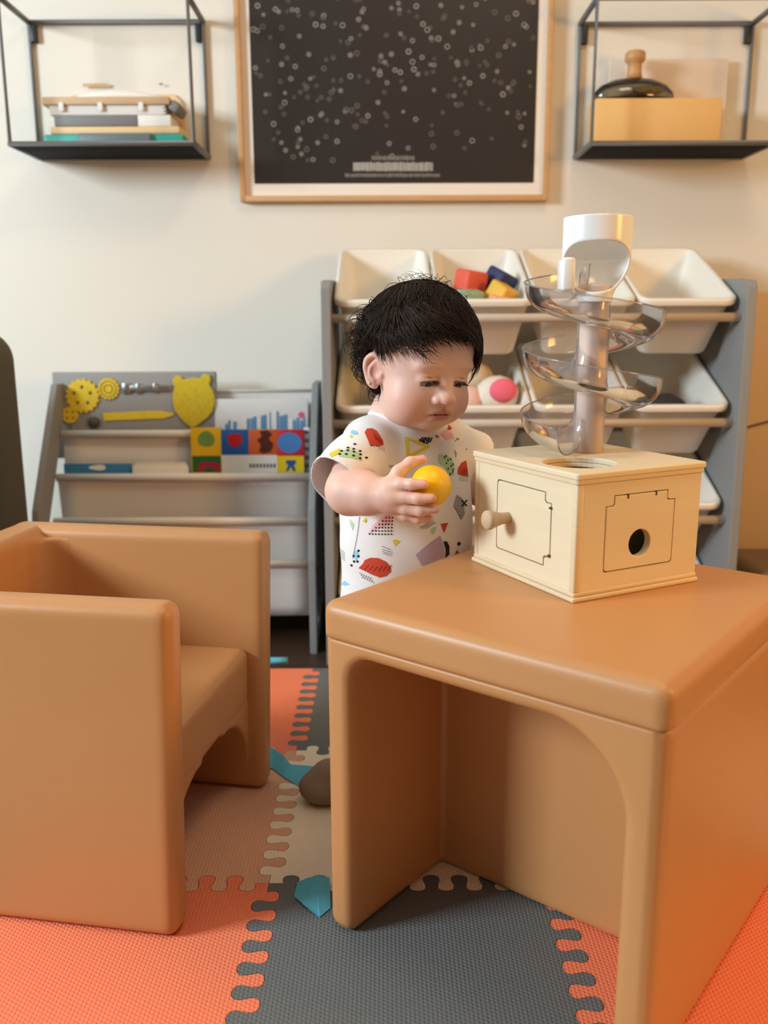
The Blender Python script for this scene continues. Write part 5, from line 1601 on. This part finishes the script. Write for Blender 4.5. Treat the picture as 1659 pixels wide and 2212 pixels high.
# ------------------------------------------------------------------ armchair at the left edge
so = thing('armchair', 'dark olive upholstered armchair with rounded top at the left edge', 'armchair', (-0.98, 1.60, FZ))
zt_ = at(20, 712, 1.60)[2] - FZ
xr_ = at(70, 1000, 1.70)[0] + 0.98
sdf_mesh('backrest', lambda q: rbox(q, (xr_ - 0.20, 0.0, zt_ / 2 + 0.02), (0.40, 0.20, zt_ - 0.04), 0.055), (xr_ - 0.43, -0.13, 0.0), (xr_ + 0.02, 0.13, zt_ + 0.03), 0.007, M['sofa'], so)
sdf_mesh('seat', lambda q: rbox(q, (xr_ - 0.21, -0.26, 0.17), (0.38, 0.42, 0.22), 0.045), (xr_ - 0.43, -0.50, 0.03), (xr_ + 0.01, -0.02, 0.31), 0.008, M['sofa'], so)
for dx, dy in ((-0.36, -0.42), (-0.05, -0.42), (-0.36, 0.06), (-0.05, 0.06)):
    lathe('leg', [(0.0, 0.0), (0.013, 0.0), (0.018, 0.075), (0.0, 0.075)], M['dark_gap'], so, 12, (xr_ + dx, dy, 0), cap=False)

# ------------------------------------------------------------------ things on the mat
def paper_sheet(label, pts, folds, m=None):
    """torn paper: outline on the floor (picture points), gently folded"""
    W = []
    for (u, v, z) in pts:
        d = _fw + _r2 * (u - 829.5) / F_PX + _u2 * (1106 - v) / F_PX
        W.append(C0 + d * ((z + 0.0006 - CAM_H) / d[2]))
    W = np.array(W); c = W.mean(0); c[2] = 0.0003
    V = [tuple(p - c) for p in W] + [tuple(p - c + np.array([0, 0, 0.0006])) for p in W]
    n = len(W)
    Fc = [f[::-1] for f in folds] + [tuple(i + n for i in f) for f in folds] + [(i, (i + 1) % n, n + (i + 1) % n, n + i) for i in range(n)]
    o = mk('blue_paper', V, Fc, m or M['blue_paper'], None, False); o.location = tuple(c)
    tag(o, label, 'paper', 'blue paper scraps on the mat')
paper_sheet('light blue paper scrap against the table\'s front left foot', [(635, 1937, 0), (642, 1907, 0), (662, 1898, 0.004), (685, 1892, 0.010), (712, 1896, 0.006), (714, 1962, 0), (690, 1982, 0), (660, 1958, 0.003)], [(0, 1, 2, 7), (2, 3, 6, 7), (3, 4, 5, 6)])
paper_sheet('folded blue paper scrap between chair and table', [(560, 1600, 0.004), (590, 1618, 0.014), (612, 1632, 0.016), (628, 1652, 0.006), (678, 1656, 0.003), (664, 1682, 0), (648, 1700, 0), (615, 1680, 0.001), (588, 1660, 0.001), (560, 1655, 0.001)], [(0, 1, 8, 9), (1, 2, 3, 7, 8), (3, 4, 5, 6, 7)])
o = thing('paper_roll', 'small rolled light blue paper at the far edge of the mat', 'paper', at(603, 1440, 1.655) * np.array([1, 1, 0]) + np.array([0, 0, 0.0075]))
pr0 = []
for k in range(26):
    a = k * 0.45; r_ = 0.0072 - 0.00014 * k
    pr0.append((r_ * math.cos(a), r_ * math.sin(a)))
V, Fc = [], []
for x_ in (-0.017, 0.017):
    for (yy, zz_) in pr0: V.append((x_, yy, zz_))
for k in range(25): Fc.append((k, k + 1, 26 + k + 1, 26 + k))
rp = mk('sheet', V, Fc, M['blue_paper'], o, True)
rp.modifiers.new('t', 'SOLIDIFY').thickness = 0.0005
pp_ = at(690, 1742, 1.155)
d = _fw + _r2 * (690 - 829.5) / F_PX + _u2 * (1106 - 1742) / F_PX
gp = C0 + d * (-CAM_H / d[2])
o = thing('felt_pebble', 'taupe rounded lump on the cream tile beside the table', 'toy', (gp[0] + 0.006, gp[1] + 0.016, 0.0))
sdf_mesh('pebble_body', lambda q: np.maximum(smin(ell(q, (0, 0, 0.022), (0.036, 0.030, 0.024)), ell(q, (0.008, 0.004, 0.040), (0.024, 0.022, 0.020)), 0.012), -q[2] + 0 * q[0]), (-0.045, -0.040, -0.004), (0.045, 0.040, 0.068), 0.0025, M['taupe'], o)
